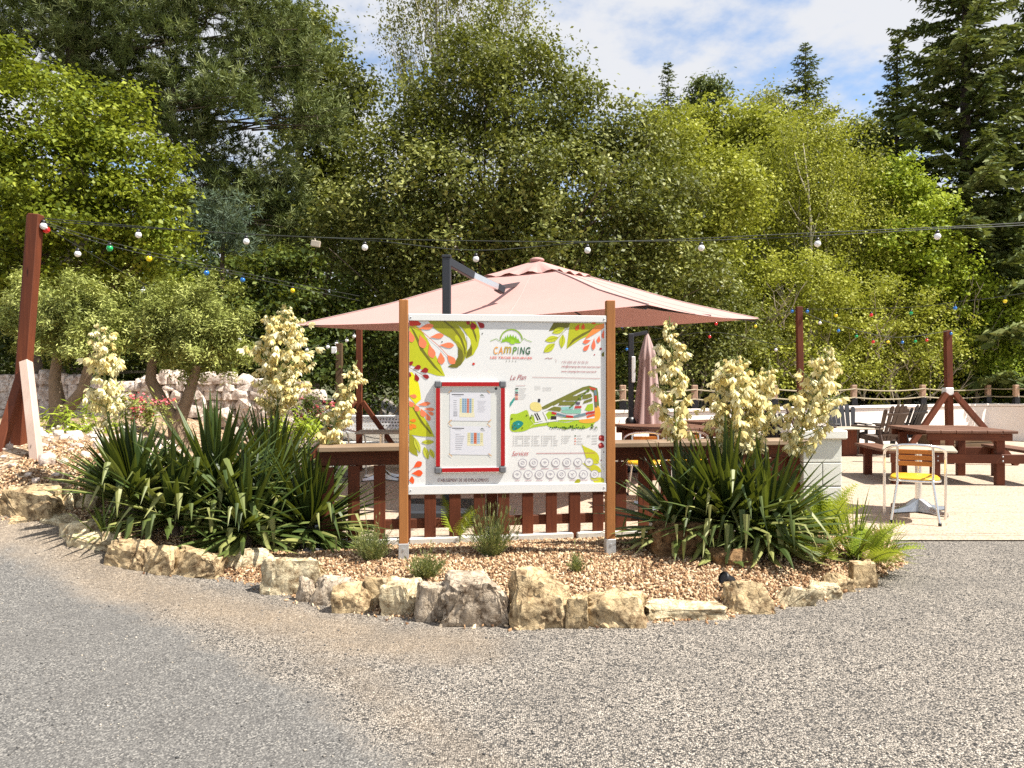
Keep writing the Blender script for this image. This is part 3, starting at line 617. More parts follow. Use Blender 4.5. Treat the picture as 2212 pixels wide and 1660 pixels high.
# emblem: an arch over green hills and tents
P.ring((912, 420), 82, 10, (150, 186, 58), 3, 8, 176)
P.line([(755, 426), (775, 418), (800, 408), (815, 420), (835, 428)], 4, (150, 190, 80)); P.line([(985, 425), (1008, 402), (1030, 418), (1045, 420), (1066, 429)], 4, (150, 190, 80))
P.poly([(832, 438), (860, 412), (885, 402), (905, 385), (930, 395), (955, 410), (985, 436), (950, 440), (930, 432), (905, 438), (875, 428)], (150, 202, 20), 2)
for x, y, h in ((850, 418, 18), (868, 410, 26), (884, 402, 28), (904, 394, 22), (925, 396, 22), (945, 405, 24), (962, 418, 18)): P.poly([(x-10, y+8), (x, y-h), (x+10, y+8)], (140, 196, 30), 3)
P.poly([(900, 440), (912, 412), (932, 418), (940, 445), (915, 448)], (168, 216, 40), 4)
for i in range(4): P.disc((878+i*23, 573), 4, (160, 160, 150))
# rules, captions too small to read, legend keys
RK = (176, 84, 92); GY = (186, 184, 182)
P.line([(1072, 690), (1580, 693)], 3, (196, 140, 140)); P.line([(1112, 1263), (1560, 1254)], 4, (190, 90, 100))
P.line([(1165, 552), (1190, 544), (1196, 553), (1222, 545)], 4, (160, 90, 80)); P.ring((1236, 566), 14, 2, (190, 150, 150), 3, -60, 80, 8)
for i, c in enumerate(((70, 84, 66), (150, 220, 196), (64, 84, 84), (170, 50, 40), (255, 170, 130), (200, 96, 66))):
    y = 778+i*15.5; P.line([(946, y), (969, y)], 9, c); P.line([(975, y), (1030-7*(i % 3), y-2)], 3, GY)
P.line([(950, 757), (1022, 754)], 3, (210, 170, 170))
for i in range(3): P.line([(1090, 758+i*11), (1135, 756+i*11)], 2, GY); P.line([(1150, 768+i*10), (1218, 766+i*10)], 2, GY)
rq = random.Random(2)
for ci, (x0, nrow) in enumerate(((936, 5), (1006, 5), (1078, 5), (1150, 5), (1224, 5), (1303, 4))):
    for r_ in range(nrow): y = 1136-ci*1.2+r_*17; P.disc((x0+3, y), 4, GY); P.line([(x0+14, y), (x0+14+rq.uniform(18, 58), y-1)], 4, GY)
for r_ in range(4):
    P.poly([(1398, 1122+r_*20), (1408, 1122+r_*20), (1408, 1132+r_*20), (1398, 1132+r_*20)], [(90, 120, 80), (240, 150, 130), (230, 120, 100), (240, 180, 160)][r_]); P.line([(1416, 1127+r_*20), (1416+rq.uniform(30, 66), 1126+r_*20)], 4, GY); P.line([(1530, 1124+r_*20), (1570, 1122+r_*20)], 4, GY)
P.ring((1553, 1068), 18, 2, GY); P.disc((1553, 1068), 8, GY)
# the map
G1, G2, WT = (176, 206, 40), (122, 124, 44), (244, 244, 240)
P.poly(smooth_poly([(912, 985), (925, 968), (960, 966), (1000, 950), (1035, 938), (1060, 985), (1095, 985), (1130, 1035), (1195, 1030), (1190, 1050), (1120, 1062), (1065, 1075), (1030, 1092), (985, 1102), (915, 1092)]), G1, 1)
P.poly(smooth_poly([(1196, 1030), (1260, 1022), (1335, 1028), (1400, 1010), (1460, 990), (1545, 1005), (1540, 1040), (1490, 1068), (1440, 1075), (1380, 1070), (1330, 1078), (1270, 1068), (1200, 1060)]), G1, 1)
P.poly([(1146, 915), (1180, 895), (1450, 760), (1500, 748), (1505, 772), (1460, 782), (1200, 920), (1155, 930)], G2, 2)
P.poly([(1500, 748), (1560, 765), (1568, 800), (1578, 900), (1545, 915), (1535, 800), (1505, 772)], (110, 130, 50), 2)
P.poly(smooth_poly([(1545, 905), (1578, 905), (1590, 960), (1580, 1000), (1545, 1022), (1480, 1030), (1430, 1020), (1450, 990), (1540, 985)]), (252, 178, 60), 3)
P.poly(smooth_poly([(1062, 890), (1095, 876), (1135, 890), (1148, 930), (1110, 948), (1065, 930)]), (238, 222, 140), 2)
for q in ([(1410, 820), (1500, 782), (1505, 792), (1420, 826)], [(1315, 855), (1365, 830), (1442, 820), (1445, 858), (1330, 866)], [(1270, 900), (1285, 870), (1390, 868), (1392, 896)], [(1450, 850), (1455, 820), (1515, 806), (1525, 830), (1480, 848)], [(1455, 885), (1465, 862), (1525, 840), (1525, 862)], [(1190, 935), (1240, 908), (1290, 912), (1290, 945)]): P.poly(q, G2, 3)
P.poly([(1170, 975), (1200, 945), (1260, 955), (1250, 975), (1210, 1000), (1180, 1010)], G1, 2); P.poly([(1270, 1000), (1330, 985), (1440, 995), (1400, 1008), (1330, 1022), (1275, 1020)], G1, 2)
P.poly([(1470, 930), (1490, 890), (1530, 880), (1535, 930), (1500, 940)], G1, 2)
P.poly([(1290, 912), (1385, 905), (1385, 925), (1300, 935)], (150, 206, 200), 3); P.poly([(1300, 938), (1370, 932), (1445, 925), (1440, 958), (1330, 960), (1290, 948)], (140, 200, 176), 3)
P.line([(1200, 1020), (1300, 1000), (1420, 1000), (1545, 985)], 12, WT, 4); P.line([(1196, 1022), (1180, 985), (1160, 945), (1230, 905)], 9, WT, 4)
for a, b, c in (((1222, 955), (1258, 962), (200, 40, 40)), ((1260, 963), (1330, 980), (110, 140, 150)), ((1330, 980), (1385, 984), (196, 44, 44)), ((1388, 983), (1478, 960), (116, 146, 156)), ((1478, 958), (1545, 945), (200, 50, 50)), ((1395, 912), (1445, 908), (196, 60, 60)), ((1500, 765), (1550, 775), (206, 70, 40)), ((1545, 780), (1550, 820), (110, 140, 150)), ((1550, 822), (1553, 868), (214, 60, 46)), ((1553, 870), (1556, 910), (120, 110, 80)), ((1485, 985), (1545, 965), (230, 90, 40))): P.line([a, b], 17, c, 5)
P.poly([(1085, 970), (1110, 955), (1160, 1015), (1100, 1030)], WT, 3)
P.line([(1095, 962), (1122, 1015)], 9, (34, 34, 36), 5); P.line([(1110, 958), (1138, 1010)], 9, (34, 34, 36), 5); P.poly([(1218, 980), (1258, 980), (1258, 1006), (1218, 1006)], (46, 32, 32), 5); P.poly([(1400, 872), (1435, 872), (1432, 892), (1405, 892)], (90, 80, 100), 5); P.poly([(1118, 852), (1136, 852), (1134, 878), (1118, 878)], (40, 40, 60), 3)
P.poly([(908, 918), (908, 885), (940, 842), (944, 862)], (60, 160, 150), 3)
P.poly(smooth_poly([(925, 1080), (930, 1040), (965, 1018), (1000, 1025), (1010, 1045), (980, 1075), (945, 1090)]), (16, 140, 130), 4); P.disc((975, 1045), 7, (100, 200, 220), 5)
P.line([(1040, 940), (1060, 1000), (1090, 1040), (1060, 1068)], 6, (214, 230, 130), 3); P.line([(1090, 1042), (1196, 1022)], 7, WT, 4)
for i in range(46): P.disc((rq.uniform(1200, 1560), rq.uniform(1030, 1075)) if i < 16 else ((rq.uniform(920, 1080), rq.uniform(975, 1090)) if i < 26 else (1160+i*7.6, 905-(i-26)*7.6+10) if i < 46 else (0, 0)), rq.uniform(5, 7.5), (84, 104, 24) if i % 3 else (120, 150, 40), 6)
for i in range(18): P.disc((1215+i*15, 1066+4*math.sin(i*1.7)), 6, (52, 110, 40), 6)
# service icons
for row_, (x0, y0, st, nn) in enumerate(((1010, 1337, 83.5, 7), (970, 1426, 83.6, 8))):
    for i in range(nn):
        c = (x0+i*st, y0-i*(2.2 if row_ == 0 else 1.6)); P.disc(c, 29, (238, 238, 236), 4, 24); P.ring(c, 30, 3.5, (172, 162, 178), 5, n=24)
        k = rq.randrange(4); g_ = (170, 164, 178)
        if k == 0: P.line([(c[0]-12, c[1]+10), (c[0]-6, c[1]-12), (c[0]+8, c[1]-8), (c[0]+12, c[1]+10)], 4, g_, 5)
        elif k == 1: P.ring(c, 13, 3.5, g_, 5, n=12); P.line([(c[0]-10, c[1]+8), (c[0]+10, c[1]-8)], 3, g_, 5)
        elif k == 2: P.ring((c[0], c[1]+8), 16, 3.5, g_, 5, 30, 150, 8); P.ring((c[0], c[1]+8), 9, 3.5, g_, 5, 30, 150, 8); P.disc((c[0], c[1]+7), 3, g_, 5)
        else: P.line([(c[0]-13, c[1]-6), (c[0]-2, c[1]+4), (c[0]+12, c[1]-10)], 5, g_, 5); P.line([(c[0]-8, c[1]+12), (c[0]+8, c[1]+12)], 4, g_, 5)
        wd = rq.uniform(14, 34); P.line([(c[0]-wd+4, c[1]+46), (c[0]+wd, c[1]+44)], 4.5, (206, 168, 176), 3)
P.mb.build('printed_artwork', P.mats, board, fix=False)

def text(name, s, x, y, h, c, width=None, shear=0.0, bold=0.0, parent=None, off=(0, 0, 0), M3=None, lay=4, conv=True, rot=0.0):
    cu = bpy.data.curves.new(name, 'FONT'); cu.body = s; cu.shear = shear; cu.offset = bold; cu.resolution_u = 3; cu.fill_mode = 'FRONT'
    to = bpy.data.objects.new('tmp', cu)
    col.objects.link(to); bpy.context.view_layer.update(); dg = bpy.context.evaluated_depsgraph_get(); me = bpy.data.meshes.new_from_object(to.evaluated_get(dg)); bpy.data.objects.remove(to)
    vs = [v.co for v in me.vertices]; lo = min(v.x for v in vs); hi = max(v.x for v in vs); b0 = 0; t0 = max(v.y for v in vs)
    for v in me.vertices:
        px = x+(v.co.x-lo)/(hi-lo)*width; py = y-(v.co.y/t0)*h+rot*(v.co.x-lo)/(hi-lo)*width
        u, z = sb(px, py); v.co = (u, .002-.00035*lay-.0006, z)
    me.materials.clear(); me.materials.append(ink(c)); return link(name, me, parent or board)
for i, (ch_, x, wd, c) in enumerate((('C', 781, 33, (244, 176, 84)), ('A', 815, 35, (243, 164, 66)), ('m', 857, 56, (196, 168, 56)), ('P', 921, 34, (112, 160, 66)), ('I', 960, 8, (60, 120, 60)), ('N', 977, 38, (44, 110, 70)), ('G', 1020, 36, (36, 92, 52)))):
    text('lettering', ch_, x, 521-(8 if ch_ == 'm' else 0), 54 if ch_ != 'm' else 48, c, wd, .18, .018)
text('lettering', 'LES TROIS SOURCES', 757, 556, 16, (240, 128, 118), 312, 0, .02)
text('lettering', 'Le Plan', 906, 716, 38, (172, 40, 58), 122, .45, -.004, rot=-.06); text('lettering', 'Services', 928, 1287, 36, (196, 48, 58), 126, .45, -.004, rot=-.06)
text('lettering', 'ETABLISSEMENT DE 100 EMPLACEMENTS', 370, 1490, 24, (112, 30, 34), 384, 0, 0, rot=-.016)
text('lettering', '+33 (0)5 65 33 05 01', 1290, 583, 18, (196, 140, 148), 200, .2); text('lettering', 'info@camping-les-trois-sources.com', 1290, 614, 16, (176, 70, 84), 290, .3); text('lettering', 'www.camping-les-trois-sources.fr', 1290, 650, 15, (176, 70, 84), 264, .3)
text('lettering', 'HC', 1494, 1135, 17, (150, 150, 150), 24)

# the notice case: red profiles, grey corners, clear front, two A4 sheets
case = MB(); q = [sb(352, 1420), sb(868, 728)]; cx0, cz0, cx1, cz1 = q[0][0], q[0][1], q[1][0], q[1][1]
case.box(((cx0+cx1)/2, -.008, (cz0+cz1)/2), (cx1-cx0-.02, .012, cz1-cz0-.02)); case = case.build('notice_case', M['case_back'], sign)
FW = .036
def prof(a, b, vert):
    mb = MB(); c = ((a[0]+b[0])/2, -.012, (a[1]+b[1])/2); d = (FW, .022, b[1]-a[1]) if vert else (b[0]-a[0], .022, FW); mb.box(c, d, bev=.003)
    o = mb.build('case_profile', M['alu'], case); mb = MB(); w_ = .030
    mb.box((c[0], -.0242, c[2]), (w_ if vert else d[0]-.006, .0035, d[2]-.006 if vert else w_), bev=.001); mb.build('red_insert', M['red_alu'], o)
K = .044
prof((cx0, cz0+K), (cx0+FW, cz1-K), True); prof((cx1-FW, cz0+K), (cx1, cz1-K), True); prof((cx0+K, cz0), (cx1-K, cz0+FW), False); prof((cx0+K, cz1-FW), (cx1-K, cz1), False)
for x in (cx0+K/2-.004, cx1-K/2+.004):
    for z in (cz0+K/2-.004, cz1-K/2+.004):
        mb = MB(); mb.box((x, -.0135, z), (K+.006, .030, K+.006), bev=.008); mb.build('corner_cap', M['grey_cap'], case)
mb = MB(); mb.lathe([(.0001, -.004), (.010, -.004), (.010, .0), (.0001, .0)], sb(800, 780) and (sb(800, 780)[0], -.016, sb(800, 780)[1]), 12, Matrix.Rotation(R(90), 3, 'X')); mb.build('lock', M['dark_metal'], case)
for (x0, y0, x1, y1, lg) in ((455, 812, 762, 1025, 1), (460, 1065, 768, 1280, 2)):
    pp = Print(); yy = -.0152
    def pr(pts, c, lay):
        pp.col(c); pp.mb.add([(sb(*p_)[0], yy-.0003*lay, sb(*p_)[1]) for p_ in pts], [tuple(range(len(pts)))])
    def rc(a, b, c_, d, c, lay=1): pr([(x0+a, y0+b), (x0+c_, y0+b), (x0+c_, y0+d), (x0+a, y0+d)], c, lay)
    rc(0, 0, x1-x0, y1-y0, (226, 227, 234), 0); rc(15, 13, 105, 20, (110, 110, 116)); rc(35, 26, 85, 29, (170, 170, 176))
    pr([(x0+222, y0+22), (x0+240, y0+10), (x0+258, y0+22)], (110, 120, 110), 1); rc(228, 30, 262, 34, (150, 150, 150))
    gx, gy = (75, 45) if lg == 1 else (130, 48)
    for i, c in enumerate(((232, 226, 180), (150, 180, 204), (150, 180, 204), (214, 132, 108), (150, 180, 204), (232, 226, 180)) if lg == 1 else ((232, 226, 180), (170, 196, 214), (214, 120, 84), (180, 204, 220), (232, 226, 180))):
        wd = 18 if lg == 1 else 24; rc(gx+i*wd, gy, gx+(i+1)*wd-2, gy+(108 if lg == 1 else 84), c, 1)
        for j in range(7 if lg == 1 else 5): rc(gx+i*wd+4, gy+8+j*14, gx+(i+1)*wd-6, gy+11+j*14, [max(0, v-60) for v in c], 2)
    rc(gx-2, gy+(108 if lg == 1 else 84), gx+(112 if lg == 1 else 122), gy+(140 if lg == 1 else 98), (234, 228, 196), 1)
    for j in range(9): rc(28 if lg == 1 else 40, 60+j*14, (58 if j > 4 else 52) if lg == 1 else (70+(j*37 % 40)), 63+j*14+(4 if j > 5 and lg == 1 else 0), (150, 150, 158), 1)
    if lg == 1:
        for j in range(10): rc(205+(j*13 % 9), 62+j*9, 275-(j*29 % 22), 64+j*9, (190, 190, 198), 1)
    pp.mb.build('sheet', pp.mats, case, fix=False)
    for (tx, ty) in ((x0+2, y0-6), (x1-18, y0-8), (x0+4, y1+4), (x1-6, y1-2)):
        pp = Print(); pp.col((222, 178, 130)); a = rq.choice((-1, 1)); pp.mb.add([(sb(tx+ax_, ty+ay_*a)[0], yy-.002, sb(tx+ax_, ty+ay_*a)[1]) for ax_, ay_ in ((-14, -8), (-10, -13), (14, 8), (10, 13))], [(0, 1, 2, 3)])
        pp.mb.build('tape', pp.mats, case, fix=False)

# ------------------------------------------------------------------ counter fence and block pillar
d = (FB-FA); FL = d.length; fr = math.atan2(d.y, d.x)
fence = thing('picket_fence', 'dark red picket fence topped by a pale weathered counter plank behind the sign', 'fence', (FA.x, FA.y, 0), fr)
for i in range(3):
    mb = MB(); a, b = FL*i/3, FL*(i+1)/3; mb.box(((a+b)/2, .03, .862), (b-a-.006, .34, .042), bev=.005); mb.build('counter_plank', M['grey_wood_x'], fence)
for nm, z, h in (('upper_rail', .775, .125), ('lower_rail', .205, .085)):
    mb = MB(); mb.box((FL/2, .022, z), (FL-.02, .034, h), bev=.004); mb.build(nm, M['red_wood_x'], fence)
k = 0; x = .08
while x < FL-.05:
    mb = MB(); jz = random.uniform(-.008, .008); mb.box((x, -.012, .37+jz), (.098, .024, .68), bev=.003); mb.build('picket', M['red_wood'], fence); x += .213
for x in (.02, FL*.335, FL*.505, FL*.66, FL-.12):
    mb = MB(); mb.box((x, .075, .485), (.09, .07, .71), bev=.004); p_ = mb.build('post', M['red_wood'], fence); mb = MB(); mb.box((x, .075, .11), (.1, .084, .22), bev=.003); mb.box((x, .075, .004), (.16, .12, .008)); mb.build('post_foot', M['zinc'], p_)
pil = thing('block_pillar', 'pale painted concrete block pillar with a thick cap at the end of the counter', 'pillar', (FB.x+.15, FB.y+.1, 0), fr*.4)
for z, jl in ((.11, 0), (.335, .02), (.56, 1), (.78, 0)):
    mb = MB()
    if jl == 1 or z < .4 and jl == 0: mb.box((-.0935, 0, z), (.181, .37, .214), bev=.006); mb.box((.0935, 0, z), (.181, .37, .214), bev=.006)
    else: mb.box((0, 0, z), (.368, .37, .214), bev=.006)
    mb.build('block', M['block'], pil)
mb = MB(); mb.box((0, 0, .45), (.36, .362, .88)); mb.build('mortar_core', M['mortar'], pil)
mb = MB(); mb.box((0, 0, .93), (.45, .45, .085), bev=.012); mb.build('cap', M['cap'], pil)

# ------------------------------------------------------------------ white terrace wall with its rope rail
W0, W1, W2 = Vector((-.5, 13.14)), Vector((11.9, 19.3)), Vector((14.6, 17.0))
wl = thing('terrace_wall', 'low white rendered wall closing the terrace, with a projecting coping', 'wall', (W0.x, W0.y, 0))
for a, b in ((W0, W1), (W1, W2)):
    u = (b-a).normalized(); L_ = (b-a).length; nrm = Vector((-u.y, u.x)); n_ = int(L_/1.2)
    mb = MB(); mb.bar((a.x, a.y, .42), (b.x, b.y, .42), .24, .86, bev=.01); mb.build('wall_face', M['render'], wl, world=True)
    mb = MB(); mb.bar((a.x, a.y, .885), (b.x-u.x*.002, b.y-u.y*.002, .885), .31, .06, bev=.012); mb.build('coping', M['render'], wl, world=True)
rf = thing('rope_fence', 'rope rail on short bleached posts with black feet along the white wall', 'rope fence', (W0.x, W0.y, .9))
def wall_at(px, a=W0, b=W1):                              # point of the wall seen at picture column px
    k_ = (px-CX)/F; u = b-a; t = (k_*a.y-a.x)/(u.x-k_*u.y); return a+u*t
pp_ = [wall_at(p) for p in (1060, 1200, 1345, 1500, 1672, 1844, 1993, 2134)]+[W1+(W2-W1)*.18, W1+(W2-W1)*.45, W1+(W2-W1)*.8]
for p in pp_:
    mb = MB(); mb.box((p.x, p.y, 1.17), (.11, .11, .42), bev=.01); q_ = mb.build('post', M['bleached_z'], rf, world=True); mb = MB(); mb.box((p.x, p.y, 1.0), (.125, .125, .17), bev=.004); mb.box((p.x, p.y, .92), (.2, .2, .012)); mb.build('post_foot', M['black_plastic'], q_, world=True)
for z in (1.10, 1.29):
    mb = MB(); pts = []
    for a, b in zip(pp_[:-1], pp_[1:]):
        for t in np.linspace(0, 1, 9)[:-1]: q_ = a.lerp(b, t); pts.append((q_.x, q_.y-.06, z-.05*4*t*(1-t)*min(1, (b-a).length/2)))
    mb.tube(pts, .014, 6); mb.build('rope', M['rope'], rf, world=True)

# ------------------------------------------------------------------ furniture
def bistro_chair(name, label, loc, rz):
    t = thing(name, label, 'chair', loc, rz, 'bistro chairs on the terrace')
    mb = MB(); half = [(.285, .21, 0), (.283, .205, .45), (.282, .19, .60), (.28, .15, .655), (.277, .05, .68), (.27, -.08, .705), (.25, -.17, .735), (.20, -.225, .762), (.11, -.255, .78), (0, -.262, .785)]
    pts = half+[(-x, y, z) for x, y, z in half[-2::-1]]; mb.tube(pts, .0135, 10); mb.build('arm_frame', M['alu'], t)
    for s in (-1, 1):
        mb = MB(); mb.tube([(s*.155, -.246, .772), (s*.160, -.225, .62), (s*.158, -.205, .48), (s*.153, -.20, .42), (s*.16, -.21, .39), (s*.215, -.265, .005)], .0125, 10); l_ = mb.build('rear_leg', M['alu'], t)
        mb = MB(); mb.lathe([(.0001, 0), (.016, 0), (.016, .03), (.0001, .03)], (s*.215, -.265, 0), 8); mb.build('foot_cap', M['black_plastic'], l_)
    for z in (.715, .655, .595):
        mb = MB(); y = -.238+.10*(.72-z)*1.3; mb.box((0, y+.004, z), (.30, .014, .043), bev=.004); mb.build('back_slat', M['orange_slat'], t)
    mb = MB(); prof_ = []
    n_ = 28; top = []; bot = []
    for i in range(n_):
        a = 2*math.pi*i/n_; cx_, sy_ = math.cos(a), math.sin(a); k_ = (abs(cx_)**3.2+abs(sy_)**3.2)**(-1/3.2); top.append((cx_*k_*.225, sy_*k_*.205-.005))
    mb.smooth = True
    mb.add([(x*.93, y*.93, .452+.01*(y > 0)*y/.2) for x, y in top]+[(x, y, .442) for x, y in top]+[(x, y, .430) for x, y in top]+[(x*.96, y*.96, .424) for x, y in top],
           [tuple(range(n_))]+[(i+r_*n_, i+(r_+1)*n_, (i+1) % n_+(r_+1)*n_, (i+1) % n_+r_*n_) for r_ in range(3) for i in range(n_)]+[tuple(range(4*n_-1, 3*n_-1, -1))]); mb.smooth = False
    mb.build('seat', M['yellow_plastic'], t)
    mb = MB(); mb.tube([(x*1.02, y*1.02, .418) for x, y in top]+[(top[0][0]*1.02, top[0][1]*1.02, .418)], .011, 8, False); mb.build('seat_rim', M['alu'], t)
    return t
def bistro_table(label, loc, rz):
    t = thing('bistro_table', label, 'table', loc, rz, 'bistro tables on the terrace')
    mb = MB(); mb.box((0, 0, .69), (.70, .70, .026), bev=.008); mb.build('tabletop', M['pale_top'], t)
    mb = MB(); mb.lathe([(.036, .1), (.034, .4), (.034, .685)], n=14); mb.build('column', M['alu'], t)
    mb = MB()
    for a in range(4):
        an = R(45+90*a); ca, sa = math.cos(an), math.sin(an)
        secs = [(.02, .055, .15, .012), (.08, .05, .12, .012), (.16, .035, .075, .012), (.27, .027, .05, .012), (.37, .024, .04, .012)]; vs = []
        for r_, hw, zt, zb in secs:
            for dx_, z in ((-hw, zb), (hw, zb), (hw*.55, zt), (-hw*.55, zt)): vs.append((ca*r_-sa*dx_, sa*r_+ca*dx_, z))
        mb.add(vs, [(i*4+j, i*4+(j+1) % 4, i*4+4+(j+1) % 4, i*4+4+j) for i in range(4) for j in range(4)]+[(0, 3, 2, 1), (16, 17, 18, 19)])
    mb.build('base', M['chrome'], t)
    for a in range(4):
        an = R(45+90*a); mb = MB(); mb.lathe([(.0001, 0), (.018, 0), (.018, .014), (.0001, .014)], (.36*math.cos(an), .36*math.sin(an), 0), 8); mb.build('foot', M['black_plastic'], t)
    return t
PZ = .013
def floor_at(px, d): v = at(px, CY, d); return Vector((v.x, v.y, PZ))
bistro_table('square pale bistro table with a polished star base in front of the picnic table', floor_at(1984, 8.35), R(-27))
c0 = bistro_chair('bistro_chair', 'aluminium bistro chair with orange back slats and yellow seat, alone at the right', floor_at(1976, 7.83), R(-27))
copy_tree(c0, loc=floor_at(745, 11.6), rz=R(-52), label='aluminium chair with orange slatted back beyond the counter, left of the sign')
copy_tree(c0, loc=floor_at(1395, 9.3), rz=R(172), label='white armed bistro chair just right of the sign, below the closed parasol')
copy_tree(c0, loc=floor_at(1480, 9.6), rz=R(160), label='bistro chair half hidden by the right yucca, behind the counter')
tb = [o for o in bpy.data.objects if o.name == 'bistro_table'][0]
copy_tree(tb, loc=floor_at(1435, 8.65), rz=R(8), label='pale bistro table behind the counter, carrying yellow place mats')
copy_tree(tb, loc=floor_at(825, 11.2), rz=R(5), label='pale bistro table left of the sign, in front of the perforated bench')
for i, (px, d, m_, lb) in enumerate(((1385, 8.55, 'yellow_plastic', 'yellow place mat near the right sign post'), (1432, 8.5, 'yellow_plastic', 'yellow place mat in the middle of the bistro table'), (1462, 8.75, 'red_alu', 'red place mat lying beside the yellow ones'))):
    mb = MB(); mb.box((0, 0, 0), (.22, .16, .006), Matrix.Rotation(R(20*i-15), 3, 'Z'), .001); o = mb.build('place_mat', M[m_]); o.location = floor_at(px, d)+Vector((0, 0, .706+.004)); tag(o, lb, 'place mat', 'place mats on the bistro table')

def picnic_table(name, label, loc, rz, top='red_wood_y'):
    t = thing(name, label, 'picnic table', loc, rz, 'picnic tables on the terrace')
    for i in range(6):
        mb = MB(); mb.box((-.50+.2*i, 0, .732), (.192, 1.40, .04), bev=.006); mb.build('top_plank', M[top], t)
    for s in (-1, 1):
        for j in (-1, 0):
            mb = MB(); mb.box((s*(.93)+.155*(j+.5), 0, .452), (.148, 1.40, .04), bev=.006); mb.build('bench_plank', M[top], t)
        for y in (-.56, .56):
            mb = MB(); mb.box((s*.93, y, .215), (.11, .09, .43), bev=.005); mb.build('bench_leg', M['red_wood'], t)
            mb = MB(); mb.box((s*.42, y, .33), (.11, .09, .66), bev=.005); mb.build('table_leg', M['red_wood'], t)
    for y in (-.63, .63):
        mb = MB(); mb.box((0, y, .365), (2.06, .042, .125), bev=.005); b_ = mb.build('cross_beam', M['red_wood_x'], t); mb = MB()
        for x in (-.93, -.42, .42, .93):
            for z in (.335, .395): mb.ball((x, y+(-.024 if y < 0 else .024), z), .012, 6)
        mb.build('bolts', M['zinc'], b_); 
        mb = MB(); mb.box((0, y, .66), (1.10, .042, .095), bev=.005); mb.build('top_beam', M['red_wood_x'], t)
    return t
p0 = picnic_table('picnic_table', 'dark red square picnic table with two side benches, nearest on the right', (6.33, 11.15, PZ), R(-6))
copy_tree(p0, loc=(2.35, 11.75, PZ), rz=R(14), label='picnic table below the closed parasol, its dull top just above the counter')
copy_tree(p0, loc=(3.75, 13.1, PZ), rz=R(30), label='picnic table with orange sunlit top close to the white wall, behind the yucca flowers')

def adirondack(name, label, m, loc, rz):
    t = thing(name, label, 'garden chair', loc, rz, 'slatted garden chairs round the low table')
    th_ = R(22)
    mb = MB()
    for i in range(6):
        u = (i-2.5)/2.5; x0_, x1_ = u*.20, u*.27; L_ = .66+.10*(1-u*u); pts = []
        w0, w1 = .033, .044
        for s_, w_, x_ in ((0, w0, x0_), (L_*.5, (w0+w1)/2, (x0_+x1_)/2), (L_*.93, w1, x1_), (L_, w1*.45, x1_)):
            y_ = -.16-math.sin(th_)*s_-.05*(u*u-1)*0+.05*u*u; z_ = .30+math.cos(th_)*s_
            pts.append(((x_-w_, y_, z_), (x_+w_, y_, z_)))
        vs = []; 
        for a, b in pts: vs += [a, b, (b[0], b[1]-.022, b[2]-.008), (a[0], a[1]-.022, a[2]-.008)]
        mb.add(vs, [(k_*4+j, k_*4+(j+1) % 4, k_*4+4+(j+1) % 4, k_*4+4+j) for k_ in range(3) for j in range(4)]+[(3, 2, 1, 0), (12, 13, 14, 15)])
    for s_ in (.12, .55): mb.box((0, -.185-math.sin(th_)*s_, .30+math.cos(th_)*s_), (.46+.1*s_, .02, .045), Matrix.Rotation(th_, 3, 'X'))
    mb.build('backrest', m, t)
    mb = MB()
    for i in range(7): mb.box((0, -.14+.085*i, .30+.012*i), (.50, .07, .02), Matrix.Rotation(R(8), 3, 'X'), .004)
    mb.build('seat', m, t)
    for s in (-1, 1):
        mb = MB(); mb.box((s*.31, .10, .565), (.12, .66, .026), bev=.01); mb.build('armrest', m, t)
        mb = MB(); mb.bar((s*.28, .36, 0), (s*.285, .33, .555), .035, .11, (0, 1, 0), .006); mb.build('front_leg', m, t)
        mb = MB(); mb.bar((s*.26, -.42, 0), (s*.26, -.12, .33), .035, .10, (0, 1, 0), .006); mb.bar((s*.26, -.14, .31), (s*.26, .34, .37), .03, .10, (0, 0, 1), .005); mb.bar((s*.275, -.30, .12), (s*.285, -.20, .555), .03, .06, (0, 1, 0), .005); mb.build('rear_leg', m, t)
    return t
a0 = adirondack('adirondack_chair', 'black garden chair facing the camera from behind the low table', M['black_plastic'], (6.95, 16.0, PZ), R(176))
sw = {M['black_plastic']: M['brown_plastic']}
copy_tree(a0, loc=floor_at(1905, 15.0), rz=R(20), label='brown garden chair seen from its slatted back beside the low table', swap=sw)
copy_tree(a0, loc=floor_at(1948, 15.8), rz=R(34), label='black garden chair mostly hidden behind the brown one at right')
copy_tree(a0, loc=floor_at(1750, 14.6), rz=R(-120), label='brown garden chair showing above the block pillar', swap=sw)
copy_tree(a0, loc=floor_at(1700, 12.6), rz=R(-70), label='black garden chair beside the leaning yucca flowers, left of the pillar')
lt = thing('low_table', 'low table with grey white top on a wooden box, among the garden chairs', 'table', (6.55, 14.95, PZ), R(8))
mb = MB(); mb.box((0, 0, .53), (1.06, .66, .03), bev=.006); mb.build('tabletop', M['pale_top'], lt); mb = MB(); mb.box((-.08, 0, .26), (.30, .34, .51), bev=.006); mb.build('box_base', M['red_wood'], lt)
pb = thing('planter_box', 'long dark timber planter along the white wall behind the picnic table', 'planter', (9.2, 15.9, PZ), R(24))
for y in (-.22, .22):
    for z in (.09, .27): mb = MB(); mb.box((0, y, z), (1.7, .04, .165), bev=.004); mb.build('board', M['old_wood'], pb)
for x in (-.83, .83): mb = MB(); mb.box((x, 0, .18), (.04, .396, .345), bev=.004); mb.build('end_board', M['old_wood'], pb)
mb = MB(); mb.box((0, 0, .30), (1.6, .39, .06)); mb.build('soil', M['soil'], pb)
